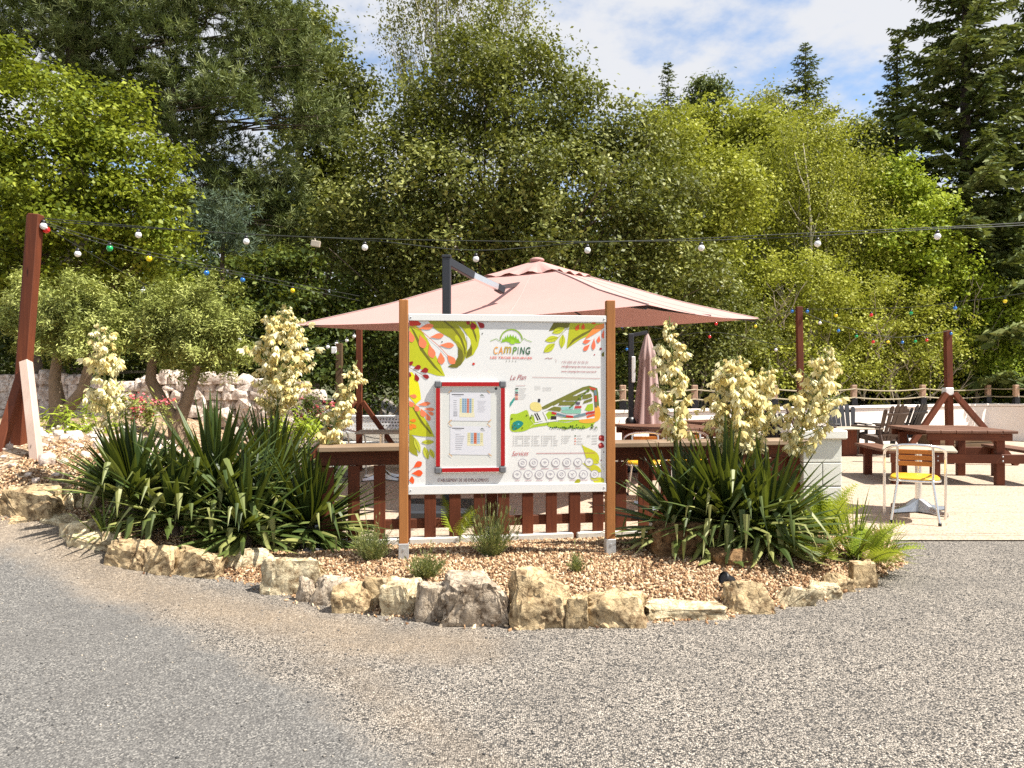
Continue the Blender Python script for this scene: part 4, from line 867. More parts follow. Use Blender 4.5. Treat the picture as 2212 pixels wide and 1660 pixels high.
# perforated white bench
bn = thing('perforated_bench', 'white metal bench with a perforated backrest, left of the sign', 'bench', (-2.05, 12.5, PZ), R(2))
def holed(nx_, nz_, px_, pz_, r_, th_):
    mb = MB(); n_ = 8
    for sgn in (0, 1):
        y = sgn*th_
        for i in range(nx_):
            for j in range(nz_):
                cx_ = (i+.5)*px_; cz_ = (j+.5)*pz_; sh = .25*px_*(1 if j % 2 else -1)
                sq = [(-1, -1), (0, -1), (1, -1), (1, 0), (1, 1), (0, 1), (-1, 1), (-1, 0)]; vs = [(cx_+a*px_/2, y, cz_+b*pz_/2) for a, b in sq]
                vs += [(cx_+sh*.6+r_*math.cos(R(225+45*k_)), y, cz_+r_*math.sin(R(225+45*k_))) for k_ in range(8)]
                mb.add(vs, [(k_, (k_+1) % 8, 8+(k_+1) % 8, 8+k_) for k_ in range(8)])
    return mb
mb = holed(34, 4, .052, .055, .014, .004); o = mb.build('backrest', M['white_plastic'], bn); o.location = (-.88, .2, .615)
mb = MB(); mb.box((0, .2, .855), (1.85, .035, .03), bev=.006); mb.box((0, .2, .60), (1.85, .035, .03), bev=.006)
for x in (-.92, .92): mb.box((x, .2, .73), (.04, .035, .28), bev=.006)
mb.build('back_frame', M['white_plastic'], bn)
mb = holed(34, 8, .052, .05, .014, .004); o = mb.build('seat', M['white_plastic'], bn); o.location = (-.88, .16, .44); o.rotation_euler = (R(90), 0, 0)
for x in (-.8, .8):
    mb = MB(); mb.tube([(x, .21, .86), (x, .19, .44), (x, .22, 0)], .02, 8); mb.tube([(x, .19, .43), (x, -.22, .43), (x, -.24, 0)], .02, 8); mb.build('leg_frame', M['white_plastic'], bn)

# ------------------------------------------------------------------ parasols
def fabric_grid(mb, A, B, C_, nu=12, sag=.05):            # triangle A (apex), B, C with a sagging surface
    rows = []
    for i in range(nu+1):
        t = i/nu; a = A.lerp(B, t); b = A.lerp(C_, t); row = []
        for j in range(nu+1):
            s = j/nu; p = a.lerp(b, s); p = p-Vector((0, 0, sag*t*4*s*(1-s)+.035*math.sin(math.pi*t)-.03*(t > .05)*math.sin(math.pi*min(1,t*1.6)))); row.append(p)
        rows.append(row)
    vs = [p for r_ in rows for p in r_]; n_ = nu+1
    mb.add(vs, [(i*n_+j, i*n_+j+1, (i+1)*n_+j+1, (i+1)*n_+j) for i in range(nu) for j in range(nu)])
cN, cL, cR, cF = at(1402, 659, 7.3), at(638, 703, 9.8), at(1640, 689, 10.87), at(1030, 714, 13.2)
cA = at(1160, 572, 10.33)
um = thing('cantilever_parasol', 'large open dusty pink parasol on a dark side mast behind the sign', 'parasol', at(965, 830, 8.2).to_2d().to_3d()+Vector((0, 0, PZ)))
mb = MB(); mb.smooth = True
Hs = .88
for a, b in ((cN, cL), (cL, cF), (cF, cR), (cR, cN)):
    aa, bb = cA.lerp(a, 1), cA.lerp(b, 1); fabric_grid(mb, cA, aa, bb, 14, .045)
can = mb.build('canopy', M['fabric'], um, world=True, fix=False)
mb = MB(); mb.smooth = True                                # the vent cap, wavy edged
for e in (cN, cL, cF, cR):                                   # sewn seams along the ridges
    mb = MB(); mb.tube([cA.lerp(e, t)-Vector((0, 0, .035*math.sin(math.pi*t)-.03*(t > .05)*math.sin(math.pi*min(1, t*1.6))-.004)) for t in np.linspace(.02, .995, 24)], .009, 5); mb.build('seam', M['mauve'], can, world=True, fix=False)
for a, b in ((cN, cL), (cR, cN)):
    for u in (1/3, 2/3):
        mb = MB(); e = a.lerp(b, u); mb.tube([cA.lerp(e, t)-Vector((0, 0, .045*t*4*u*(1-u)+.035*math.sin(math.pi*t)-.03*(t > .05)*math.sin(math.pi*min(1, t*1.6))-.001)) for t in np.linspace(.25, .995, 20)], .004, 4); mb.build('seam', M['mauve'], can, world=True, fix=False)
VA = cA+Vector((0, 0, .06))
for a, b in ((cN, cL), (cL, cF), (cF, cR), (cR, cN)):
    k_ = .235; n_ = 16; vs = [VA]; rows = 5; vs = []
    for i in range(rows+1):
        t = i/rows
        for j in range(n_+1):
            s = j/n_; e = cA.lerp(a, k_).lerp(cA.lerp(b, k_), s)+Vector((0, 0, .022+.02*math.sin(s*math.pi*7)*t*t)); vs.append(VA.lerp(e, t))
    m_ = n_+1; mb.add(vs, [(i*m_+j, i*m_+j+1, (i+1)*m_+j+1, (i+1)*m_+j) for i in range(rows) for j in range(n_)])
mb.build('vent_cap', M['fabric'], can, world=True, fix=False)
mb = MB(); mb.ball(VA+Vector((0, 0, .0)), .10, 8, .35); mb.build('finial', M['fabric'], um, world=True)
hub = cA-Vector((0, 0, .22))
for e in (cN, cL, cF, cR, cN.lerp(cL, .5), cL.lerp(cF, .5), cF.lerp(cR, .5), cR.lerp(cN, .5)):
    mb = MB(); a = cA-Vector((0, 0, .10)); mid = a.lerp(e, .5)-Vector((0, 0, .10)); e = e.lerp(cA, .02); mb.tube([a, mid-Vector((0, 0, .05)), e.lerp(a, .25)-Vector((0, 0, .11)), e-Vector((0, 0, .045))], .013, 6); mb.build('rib', M['dark_metal'], um, world=True)
mb = MB(); mb.lathe([(.0001, -.14), (.05, -.14), (.06, 0), (.0001, .02)], hub, 10); mb.build('hub', M['dark_metal'], um, world=True)
mt = at(965, 556, 8.2); mb = MB(); mb.box((um.location.x, 8.2, (mt.z+PZ)/2), (.092, .075, mt.z-PZ), bev=.012); mb.box((um.location.x, 8.2, mt.z+.006), (.10, .085, .03), bev=.006); mb.build('mast', M['dark_metal'], um, world=True)
mb = MB(); mb.box((um.location.x, 8.2, .07), (.9, .9, .09), bev=.02); mb.build('base', M['dark_metal'], um, world=True)
j1, j2 = at(1022, 596, 8.5), at(1078, 622, 8.85); mb = MB(); mb.bar((mt.x+.02, 8.2, mt.z-.05), j1, .055, .085, bev=.006); mb.build('arm', M['dark_metal'], um, world=True)
mb = MB(); mb.bar(j1, j2, .05, .075, bev=.006); mb.build('arm_sleeve', M['alu'], um, world=True)
mb = MB(); mb.bar(j2-Vector((.03, .02, -.01)), j2+Vector((.05, .05, -.03)), .08, .09, bev=.01); mb.bar(j2, hub, .035, .05, bev=.004); mb.build('arm_joint', M['dark_metal'], um, world=True)

cu = thing('closed_parasol', 'folded pink parasol hanging from a dark mast by the white wall', 'parasol', floor_at(1363, 12.4))
ox = at(1398, 830, 12.4).x-cu.location.x
mb = MB(); mb.smooth = True; n_ = 48; vs = []; lv = [(.0, 2.20, .015), (.05, 2.14, .045), (.2, 1.95, .10), (.27, 1.80, .135), (.31, 1.76, .115), (.5, 1.4, .145), (.8, 1.0, .19), (1, .70, .235)]
for q_, z, r_ in lv:
    for j in range(n_):
        a = 2*math.pi*j/n_; f_ = 1+(.22*math.sin(8*a+.4*math.sin(3*a))+.08*math.sin(3*a+1))*min(1, q_*3); vs.append((ox+r_*f_*math.cos(a), r_*f_*math.sin(a)*.8, z+.02*math.sin(5*a)*(q_ == 1)))
mb.add(vs, [(i*n_+j, i*n_+(j+1) % n_, (i+1)*n_+(j+1) % n_, (i+1)*n_+j) for i in range(len(lv)-1) for j in range(n_)]); mb.build('canopy', M['mauve'], cu)
mb = MB(); mb.box((0, 0, 1.1), (.085, .07, 2.2), bev=.01); mb.build('mast', M['dark_metal'], cu); mb = MB(); mb.box((.03, -.05, 1.62), (.06, .05, .42), bev=.008); mb.build('white_sleeve', M['white_plastic'], cu)
mb = MB(); mb.bar((0, 0, 2.17), (ox, 0, 2.22), .05, .06, bev=.005); mb.build('arm', M['dark_metal'], cu); mb = MB(); mb.box((.15, 0, .06), (.8, .8, .1), bev=.02); mb.build('base', M['dark_metal'], cu); mb = MB(); mb.lathe([(.0001, -.05), (.08, -.05), (.08, .05), (.0001, .05)], (-.02, -.08, .78), 14, Matrix.Rotation(R(90), 3, 'X')); mb.build('crank', M['black_plastic'], cu)

# ------------------------------------------------------------------ timber posts of the light strings
def string_post(label, top, bot, w_=.13, braces=(), collar=None, mat='red_wood', pale=None):
    t = thing('light_post', label, 'post', (bot[0], bot[1], bot[2]), 0, 'timber posts carrying the light strings')
    mb = MB(); mb.bar(bot, top, w_, w_, (0, 1, 0), .005); mb.build('post', M[mat], t, world=True)
    for i, (a, b, m_) in enumerate(braces): mb = MB(); mb.bar(a, b, w_*.82, w_*.82, (0, 1, 0), .005); mb.build('brace', M[m_], t, world=True)
    if collar: mb = MB(); mb.box((top[0], top[1], collar), (w_*1.35, w_*1.35, .13), bev=.01); mb.build('collar', M['white_plastic'], t, world=True)
    return t
V = Vector
lp = string_post('tall leaning red brown post with a pale brace, at the left edge', at(78, 464, 7), at(36, 1003, 7)-V((0, 0, .05)), .098, [(at(56, 782, 6.93), at(84, 1024, 6.55)-V((0, 0, .04)), 'pink_wood'), (at(52, 800, 7.0), at(-10, 990, 6.75)-V((0, 0, .05)), 'red_wood'), (at(50, 840, 7.06), at(18, 985, 7.4)-V((0, 0, .05)), 'red_wood')])
mb = MB(); q_ = at(72, 472, 7.12); mb.bar(at(69, 466, 7.1), at(30, 1000, 7.1), .075, .05, (0, 1, 0), .004); mb.build('back_beam', M['red_wood'], lp, world=True)
string_post('short red post with a white collar and two braces, before the white wall corner', at(2047, 714, 13.4), V((at(2052, 830, 13.4).x, 13.4, PZ)), .105, [(at(2048, 850, 13.38)+V((-.06, -.05, 0)), V((at(2048, 830, 13.4).x-.98, 13.2, PZ)), 'red_wood'), (at(2050, 850, 13.38)+V((.06, -.05, 0)), V((at(2048, 830, 13.4).x+1.0, 13.1, PZ)), 'red_wood')], at(2047, 846, 13.4).z)
string_post('tall red post right of the open parasol, behind the yucca flowers', at(1726, 663, 12), V((at(1732, 830, 12).x, 12, PZ)), .088, [], at(1738, 872, 12).z)
string_post('red braced post beneath the left corner of the open parasol', at(776, 695, 12.3), V((at(776, 830, 12.3).x, 12.3, PZ)), .09, [(at(774, 868, 12.28)+V((-.04, -.04, 0)), V((at(774, 830, 12.3).x-.85, 12.0, PZ)), 'red_wood'), (at(778, 868, 12.28)+V((.04, -.04, 0)), V((at(774, 830, 12.3).x+.85, 12.3, PZ)), 'red_wood')])
fp = string_post('thin weathered post with a small grey box, far left of the sign', at(733, 742, 13.6), V((at(733, 830, 13.6).x, 13.6, 0)), .11, [], None, 'old_wood')
mb = MB(); mb.box(at(722, 757, 13.55), (.09, .09, .12), bev=.01); mb.build('junction_box', M['white_plastic'], fp, world=True)

def light_string(label, pts, bulbs, r=.028, cab=.006, second=None):
    pts = [(V(at(*p))) for p in pts]; t = thing('light_string', label, 'string lights', pts[0], 0, 'strings of round bulbs')
    def curve(pp): 
        o = []
        for i in range(len(pp)-1):
            p0, p1, p2, p3 = pp[max(i-1, 0)], pp[i], pp[i+1], pp[min(i+2, len(pp)-1)]
            for t_ in np.linspace(0, 1, 12, endpoint=False): o.append(.5*(2*p1+(p2-p0)*t_+(2*p0-5*p1+4*p2-p3)*t_*t_+(3*p1-p0-3*p2+p3)*t_**3))
        return o+[pp[-1]]
    cv = curve(pts); mb = MB(); mb.tube(cv, cab, 5); 
    if second: mb.tube(curve([V(at(*p)) for p in second]), cab, 5)
    mb.build('cable', M['cable'], t, world=True)
    for px, py, c in bulbs:
        f_ = lambda v: CX+v.x/v.y*F
        q = min(cv, key=lambda v: abs(f_(v)-px)); b = at(px, py, q.y)
        mb = MB(); mb.ball((0, 0, 0), r, 10); o = mb.build('bulb', M['bulb_'+c], t); o.location = b-t.location
        mb = MB(); mb.lathe([(.0001, r*1.75), (r*.5, r*1.75), (r*.62, r*.75), (.0001, r*.7)], n=10)
        if q.z > b.z+r*2: mb.tube([(0, 0, r*1.6), (q.x-b.x, q.y-b.y, q.z-b.z)], cab*.8, 5)
        mb.build('socket', M['black_plastic'], o)
    return t
light_string('long string of white bulbs crossing the whole view above the parasol', [(92, 478, 7), (300, 492, 7), (532, 506, 7), (788, 519, 7.0), (1028, 541, 7.0), (1269, 524, 6.9), (1515, 520, 6.8), (1766, 510, 6.7), (2025, 495, 6.6), (2260, 484, 6.6), (3100, 430, 6.8)],
             [(299, 508, 'white'), (532, 522, 'white'), (788, 535, 'white'), (1028, 560, 'white'), (1269, 541, 'white'), (1515, 536, 'white'), (1766, 527, 'white'), (2025, 511, 'white')], .0285, .0038,
             [(92, 472, 7), (480, 503, 7), (788, 516, 7.0), (1300, 522, 6.9), (1766, 503, 6.7), (2260, 479, 6.6), (3100, 424, 6.8)])
light_string('string of coloured bulbs sloping from the left post down behind the parasol', [(96, 480, 7), (240, 524, 7.8), (450, 574, 9.2), (632, 612, 10.7), (776, 640, 12.2)], [(100, 497, 'red'), (94, 489, 'white'), (237, 537, 'green'), (322, 559, 'yellow'), (446, 590, 'blue'), (524, 605, 'blue'), (632, 628, 'yellow')], .032, .004,
             [(96, 484, 7), (240, 532, 7.8), (450, 580, 9.2), (632, 620, 10.7), (776, 650, 12.2)])
light_string('string of white bulbs dropping from the left post behind the olive trees', [(94, 488, 7.05), (168, 532, 8.4), (309, 612, 10.2), (520, 720, 12.5), (663, 752, 13.4), (733, 738, 13.6)], [(168, 549, 'white'), (309, 630, 'white'), (518, 735, 'white'), (663, 757, 'white'), (687, 754, 'white'), (708, 750, 'white'), (727, 743, 'white')], .034, .004)
light_string('short string of white bulbs between the thin post and the braced post', [(733, 738, 13.6), (752, 732, 13.0), (776, 700, 12.35)], [(749, 736, 'white'), (765, 727, 'white')], .03, .006)
light_string('coloured bulb string from the tall right post off to the right', [(1734, 668, 12), (1810, 668, 11.6), (1970, 664, 11), (2063, 653, 10.6), (2171, 640, 10.2), (2420, 600, 9.5)], [(1744, 673, 'blue'), (1806, 682, 'yellow'), (1882, 681, 'red'), (1968, 677, 'green'), (2063, 666, 'blue'), (2171, 651, 'yellow')], .026, .004)
light_string('lower coloured bulb string from the tall right post to the braced post', [(1734, 672, 12), (1771, 690, 12.1), (1850, 714, 12.4), (1918, 728, 12.7), (1970, 727, 13), (2047, 716, 13.35)], [(1771, 698, 'white'), (1811, 715, 'blue'), (1850, 727, 'green'), (1886, 739, 'red'), (1918, 739, 'yellow'), (1949, 740, 'blue'), (1977, 738, 'green'), (2002, 735, 'red'), (2054, 721, 'blue')], .026, .004)
light_string('coloured bulb string passing under the right corner of the open parasol', [(1720, 668, 12), (1632, 692, 12.2), (1547, 688, 12.4), (1450, 712, 12.8), (1344, 694, 13), (1240, 700, 13.2)], [(1711, 673, 'blue'), (1632, 705, 'yellow'), (1547, 700, 'red'), (1344, 706, 'blue')], .026, .004)
light_string('lowest coloured bulb string beside the closed parasol', [(1726, 735, 12.05), (1676, 744, 12.2), (1533, 718, 12.6), (1354, 742, 13.2), (1250, 730, 13.4)], [(1676, 756, 'white'), (1533, 728, 'red'), (1354, 755, 'blue')], .026, .004)
mb = MB(); mb.box((0, 0, 0), (.085, .03, .055), Matrix.Rotation(R(10), 3, 'Y'), .004); mb.tube([(0, 0, .025), (-.01, 0, .05)], .005, 5)
o = mb.build('cable_tag', M['pale_top']); o.location = at(682, 527, 7.0); tag(o, 'small pale plate hanging on the long white bulb string', 'plate')
sp = thing('garden_spotlight', 'small black spotlight lying in the chips at the right of the bed', 'spotlight', ground(1577, 1276, .06)+V((0, .03, .07)))
Mr = Matrix.Rotation(R(-62), 3, 'Y') @ Matrix.Rotation(R(20), 3, 'X')
mb = MB(); mb.lathe([(.0001, -.05), (.022, -.048), (.033, -.03), (.038, .03), (.043, .04), (.043, .052), (.036, .053)], (0, 0, .045), 16, Mr); mb.build('housing', M['black_plastic'], sp); mb = MB(); mb.lathe([(.036, .045), (.0001, .047)], (0, 0, .045), 16, Mr); mb.build('lens', M['dark_metal'], sp); mb = MB(); mb.tube([(0, .01, .03), (0, .02, -.05)], .008, 6); mb.build('stake', M['black_plastic'], sp)
# ------------------------------------------------------------------ plants
def unit(a): return a/np.maximum(np.linalg.norm(a, axis=-1, keepdims=True), 1e-9)
def diamonds(C, ax, nr, L, W, fold=.12):
    ax = unit(ax); sd_ = unit(np.cross(nr, ax)); nr = np.cross(ax, sd_); L = np.reshape(L, (-1, 1)); W = np.reshape(W, (-1, 1))
    return np.stack([C-ax*L*.5, C+sd_*W*.5-ax*L*.06+nr*W*fold, C+ax*L*.5, C-sd_*W*.5-ax*L*.06+nr*W*fold], 1)
class Quads:
    def __init__(s): s.V = []; s.r = []
    def add(s, V, r): s.V.append(V.reshape(-1, 4, 3)); s.r.append(np.repeat(np.broadcast_to(r, (len(s.V[-1]),)), 4))
    def build(s, name, mat, parent=None, off=(0, 0, 0)):
        V = np.concatenate(s.V)-np.array(off); n = len(V)
        return np_mesh(name, V.reshape(-1, 3), np.arange(n*4).reshape(-1, 4), mat, np.concatenate(s.r), parent)

def blades(Q, base, n, L, W, seed, el=(88, -8), kink=.25, droop=35, spread=.05, azr=(0, 360), rb=(0, 1), segs=9):
    g = np.random.default_rng(seed); base = np.array(base)
    for i in range(n):
        t = (i+.5)/n; az = R(g.uniform(*azr)); e = el[0]+(el[1]-el[0])*t**.74+g.normal(0, 7); l = L*g.uniform(.78, 1.12)*(1-.12*t); dr = droop*t*g.uniform(.4, 1.5)
        kk = g.uniform(.42, .80) if (t > .22 and g.random() < kink) else 9; kinked = kk < 5; wv = W*g.uniform(.8, 1.15)
        p = base+np.array([math.cos(az), math.sin(az), 0])*spread*t+np.array([0, 0, .06*(1-t)]); rows = []; cur = e; wob = g.normal(0, 5)
        for k in range(segs+1):
            s = k/segs
            if s > kk: cur = max(cur-g.uniform(70, 110), -g.uniform(38, 82)); kk = 9; wob *= 3
            cur_e = R(max(cur-dr*s*s, -86)); a2 = az+R(wob*s); d_ = np.array([math.cos(cur_e)*math.cos(a2), math.cos(cur_e)*math.sin(a2), math.sin(cur_e)]); sd_ = np.array([-math.sin(a2), math.cos(a2), 0]); nn = np.cross(d_, sd_)
            wd = wv*(.62+.38*math.sin(math.pi*min(1, s/.55*.5+.0)))*(1 if s < .5 else max(.03, 1-((s-.5)/.5)**1.5)); rows.append((p+sd_*wd/2+nn*wd*.0, p+nn*wd*.22, p-sd_*wd/2)); p = p+d_*l/segs; p[2] = max(p[2], .03)
        rows = np.array(rows); a = rows[:-1]; b = rows[1:]; V = np.concatenate([np.stack([a[:, 0], a[:, 1], b[:, 1], b[:, 0]], 1), np.stack([a[:, 1], a[:, 2], b[:, 2], b[:, 1]], 1)])
        Q.add(V, np.clip(rb[0]+(rb[1]-rb[0])*(t*.5+g.uniform(-.1, .45)+(.28 if kinked else 0)), 0, 1))  # outer leaves yellow with age; bent ones coloured paler to imitate sun highlights
def spike(parent, base, tip, width, n, seed, f0=.42, prof=None):
    g = np.random.default_rng(seed); base, tip = np.array(base), np.array(tip); axv = unit((tip-base)[None])[0]; x = unit(np.cross(axv, [0, 1, .2])[None])[0]; y = np.cross(axv, x); Lg = np.linalg.norm(tip-base)
    off = parent.location; mb = MB(); bend = lambda t: base+(tip-base)*t+np.array([0, 0, -.04*Lg*math.sin(math.pi*t)*abs(axv[0])])
    mb.tube([bend(t)-np.array(off) for t in np.linspace(0, 1, 9)], list(np.linspace(.016, .004, 9)), 7); st = mb.build('flower_stalk', M['stem_green'], parent)
    Q = Quads(); tw = MB()
    nbr = max(10, n//7); i = 0
    for j in range(nbr):
        t = f0+(1-f0)*(j+g.random())/nbr; s = (t-f0)/(1-f0); rl = width/2*np.interp(s, [0, .15, .45, .8, 1], [.45, 1, 1.05, .6, .12])*g.uniform(.65, 1.25); a = j*2.4+g.uniform(-.5, .5); rad_ = x*math.cos(a)+y*math.sin(a); e0 = bend(t-.015); e1 = e0+rad_*rl+axv*rl*g.uniform(.35, .8)
        tw.tube([e0-np.array(off), (e0+e1)/2-np.array([0, 0, .01])-np.array(off), e1-np.array(off)], [.005, .0035, .002], 5, False)
        for q in range(7 if s < .85 else 4):
            f_ = g.uniform(.2, 1.05); c = e0+(e1-e0)*f_+g.normal(0, .012, 3); sz = .056*(1-.5*max(0, s-.7)/.3)*g.uniform(.75, 1.2); op = g.uniform(.30, .72); dn = unit((np.array([0, 0, -1.])+.6*rad_*g.uniform(-.3, 1)+g.normal(0, .32, 3))[None])[0]; u = unit(np.cross(dn, [.3, 1, .1])[None])[0]; v = np.cross(dn, u); V = []; ped = c.copy(); c = c+dn*.018; tn = g.uniform(.1, 1) if g.random() > .07 else 0.0
            if g.random() < .10+.5*max(0, s-.85): op = .22; sz *= .75
            tw.tube([e0+(e1-e0)*min(f_, 1)-np.array(off), c-np.array(off)], .0022, 4, False)
            for k in range(6):
                A = math.pi/3*k; f = lambda an, r_, z_: c+(u*math.cos(an)+v*math.sin(an))*r_*sz+dn*z_*sz
                V.append([f(A, .05, 0), f(A-.52, op, .55), f(A, op*g.uniform(.8, 1.15), 1.05), f(A+.52, op, .55)])
            Q.add(np.array(V), tn)
    tw.build('flower_stems', M['stem_green'], st, fix=False); Q.build('blossoms', M['petal'], st, off)
def yucca(label, px, py, L, n, seed, spikes=(), trunk=.12, el=(88, -10), W=.048, kink=.25, azr=(0, 360), lift=.1, droop=35):
    W *= 1.14
    p = ground(px, py, .08); b = Vector((p.x, p.y, float(mound(p.x, p.y)))); t = thing('yucca', label, 'yucca', b, 0, 'flowering yuccas in the bed')
    mb = MB(); mb.tube([(0, 0, -.03), (0, 0, trunk+.06)], [.06, .05], 10); mb.build('stem', M['bark'], t)
    Q = Quads(); blades(Q, (0, 0, trunk), n, L, W, seed, el, kink, droop, .06, azr); Q.build('leaves', M['yucca'], t)
    for i, (b_, tip, wd, nf) in enumerate(spikes): spike(t, b+Vector((b_[0], b_[1], trunk+.1)), at(tip[0], tip[1], b.y+tip[2]), wd, nf, seed*10+i)
    return t
yucca('leftmost yucca with a narrow cream flower spike before the olive tree', 286, 1126, .66, 165, 3, [((-.13, 0), (214, 690, .1), .28, 190)], .14, (88, 20), .052, .3, droop=30)
yucca('big dark yucca of tall upright leaves, the tallest clump left of the sign', 462, 1140, 0.80, 215, 4, [], .19, (90, -12), .05)
yucca('yucca carrying the broadest cream flower panicle, left of the sign', 585, 1130, 0.86, 210, 5, [((.0, .05), (616, 655, .15), 0.54, 560)], .18, (88, -25))
yucca('yucca with a short flower spike leaning right, nearest the left sign post', 668, 1168, 0.76, 235, 6, [((-.10, .05), (772, 778, .2), 0.25, 180)], .12, (84, -30), .044, .28)
yucca('low yucca with bent pale leaves at the front of the left clump', 372, 1152, 0.68, 121, 7, [], .08, (84, -2), .048, .5)
yucca('dark flowerless yucca in the front middle of the left clump', 530, 1180, 0.74, 170, 8, [], .08, (84, -28), .046, .4)
yucca('yucca with one straight upright flower spike, right of the sign', 1478, 1195, 0.73, 141, 21, [((-.02, .02), (1446, 684, .1), 0.31, 250)], .12, (88, -16), .05, .4)
yucca('full dark yucca with two dense flower spikes, middle of the right clump', 1570, 1200, 0.81, 202, 22, [((.0, .06), (1592, 765, .2), 0.44, 400), ((.08, .08), (1664, 782, .3), 0.33, 240)], .18, (90, -22), .05, .42)
yucca('yucca whose flower spike leans far right over the pillar', 1655, 1205, 0.73, 155, 23, [((.02, .05), (1796, 748, .25), 0.36, 340)], .12, (84, -24), .048, .36)

def fern(name, label, px, py, n, L, seed, el=(80, 20), azr=(0, 360), lean=0):
    p = ground(px, py, .05); b = Vector((p.x, p.y, float(mound(p.x, p.y)) if inpoly(np.array(p.x), np.array(p.y), BED) else float(H(p.x, p.y)))); t = thing(name, label, 'fern', b); g = np.random.default_rng(seed); Q = Quads(); mb = MB()
    for i in range(n):
        az = R(g.uniform(*azr)); e = g.uniform(el[1], el[0]); l = L*g.uniform(.75, 1.1); dr = g.uniform(35, 75); pt = np.array([math.cos(az), math.sin(az), 0])*.03; pts = []; K = 22; rn = g.uniform(0, .6); roll = g.normal(0, .35)
        for k in range(K+1):
            s = k/K; ce = R(e-dr*s**1.8); d_ = np.array([math.cos(ce)*math.cos(az), math.cos(ce)*math.sin(az), math.sin(ce)]); sd_ = np.array([-math.sin(az), math.cos(az), 0]); nn = np.cross(d_, sd_); sd2 = sd_*math.cos(roll)+nn*math.sin(roll); nn = np.cross(d_, sd2); pts.append(pt.copy())
            if .2 < s < .995:
                pl = l*.27*min(1, ((1-s)/.62))**.85*min(1, (s-.12)/.2)+.008
                for sg in (-1, 1):
                    pa = unit((sd2*sg+d_*.30+nn*.10)[None])[0]; m_ = max(3, int(pl/.0135)); q = (np.arange(m_)+.5)/m_; C = pt+pa*(pl*q)[:, None]-np.array([0, 0, 1])*((pl*q)**2*.9)[:, None]
                    wl = np.maximum(.5*l/K*1.5*(1-q*.88)*min(1, pl/.07), .004); pp = np.cross(nn, pa)
                    for s2 in (-1, 1): Q.add(diamonds(C+pp*s2*wl[:, None]*.45, np.broadcast_to(pp*s2+pa*.35, C.shape), np.broadcast_to(nn, C.shape)+g.normal(0, .12, C.shape), wl*1.1, np.full(m_, .0195)*(1.05-.5*q), .05), np.clip(rn+g.uniform(0, .4, m_), 0, 1))
            pt = pt+d_*l/K
        mb.tube(pts[::3], list(np.linspace(.0045, .0012, len(pts[::3]))), 5, False)
    Q.build('fronds', M['fern'], t); mb.build('stalks', M['stem_green'], t, fix=False); return t
fern('fern', 'tall yellow green fern in front of the block pillar', 1782, 1192, 16, .58, 41, (84, 40))
fern('fern', 'low arching fern spilling over the stones at the right end', 1850, 1225, 12, .50, 42, (75, 35), (-75, 60))
fern('fern', 'dark mixed fern leaning left below the right yucca', 1765, 1225, 8, .5, 43, (75, 40), (150, 330))
fern('fern', 'single small fern growing through the picket fence below the sign', 986, 1172, 4, .48, 44, (88, 72))
def tuft(label, px, py, n, L, W, seed, mat, el=(88, 15), nm='grass_tuft', cat='grass tuft', droop=60, kink=.05):
    p = ground(px, py, .05); b = Vector((p.x, p.y, float(mound(p.x, p.y)))); t = thing(nm, label, cat, b); Q = Quads(); blades(Q, (0, 0, -.01), n, L, W, seed, el, kink, droop, .05, segs=7); Q.build('blades', M[mat], t); return t
tuft('strap leaved green plant beside the fern at the right end', 1845, 1210, 46, .50, .022, 51, 'grass', (88, 20))
tuft('thin wild grass at the far right tip of the bed', 1905, 1215, 40, .42, .008, 52, 'grass', (85, 20))
tuft('small yellow green strappy plant at the left bend of the border', 228, 1160, 26, .34, .022, 53, 'grass', (85, 15))
def sprig(label, px, py, w_, h_, n, seed, thin=False):
    p = ground(px, py, .06); b = Vector((p.x, p.y, float(mound(p.x, p.y)))); t = thing('lavender', label, 'lavender', b, 0, 'lavender tufts in the chips'); g = np.random.default_rng(seed); Q = Quads(); mb = MB()
    for i in range(n):
        a = g.uniform(0, 2*math.pi); r = w_/2*math.sqrt(g.random()); top = np.array([r*math.cos(a)*1.25, r*math.sin(a)*1.0, h_*g.uniform(.55, 1.1)*(1-.5*(r/(w_/2))**2)]); bs = top*np.array([.25, .25, 0]); m_ = 13
        s = np.linspace(.15, 1, m_); C = bs+(top-bs)*s[:, None]+g.normal(0, .003, (m_, 3)); dd = unit((top-bs)[None]); an = g.uniform(0, 6.28, m_); rad = np.stack([np.cos(an), np.sin(an), np.zeros(m_)], -1)
        Q.add(diamonds(C+rad*.010, rad*.9+dd*.9, np.cross(rad, dd)+g.normal(0, .3, C.shape), np.full(m_, .032), np.full(m_, .0065)), g.uniform(0, 1, m_)); mb.tube([bs, top], .0018, 4, False)
        if thin or g.random() < .12: e_ = top+(top-bs)*g.uniform(.3, .6); mb.tube([top, e_], .0014, 4, False); Q.add(diamonds(e_[None]+np.array([[0, 0, .01], [0, 0, -.006]]), np.repeat(dd, 2, 0), g.normal(0, 1, (2, 3)), np.full(2, .035), np.full(2, .011)), .9)
    Q.build('foliage', M['lavender'], t); mb.build('stems', M['stem_green'], t, fix=False)
sprig('round lavender tuft left of the left sign post', 806, 1228, .27, .26, 120, 61)
sprig('small low lavender tuft just right of the left sign post', 922, 1262, .22, .18, 90, 62)
sprig('taller lavender tuft in front of the fence, below the map', 1062, 1218, .28, .30, 130, 63, True)
sprig('tiny lavender seedling by the tall squared rock', 1244, 1256, .12, .15, 28, 64)

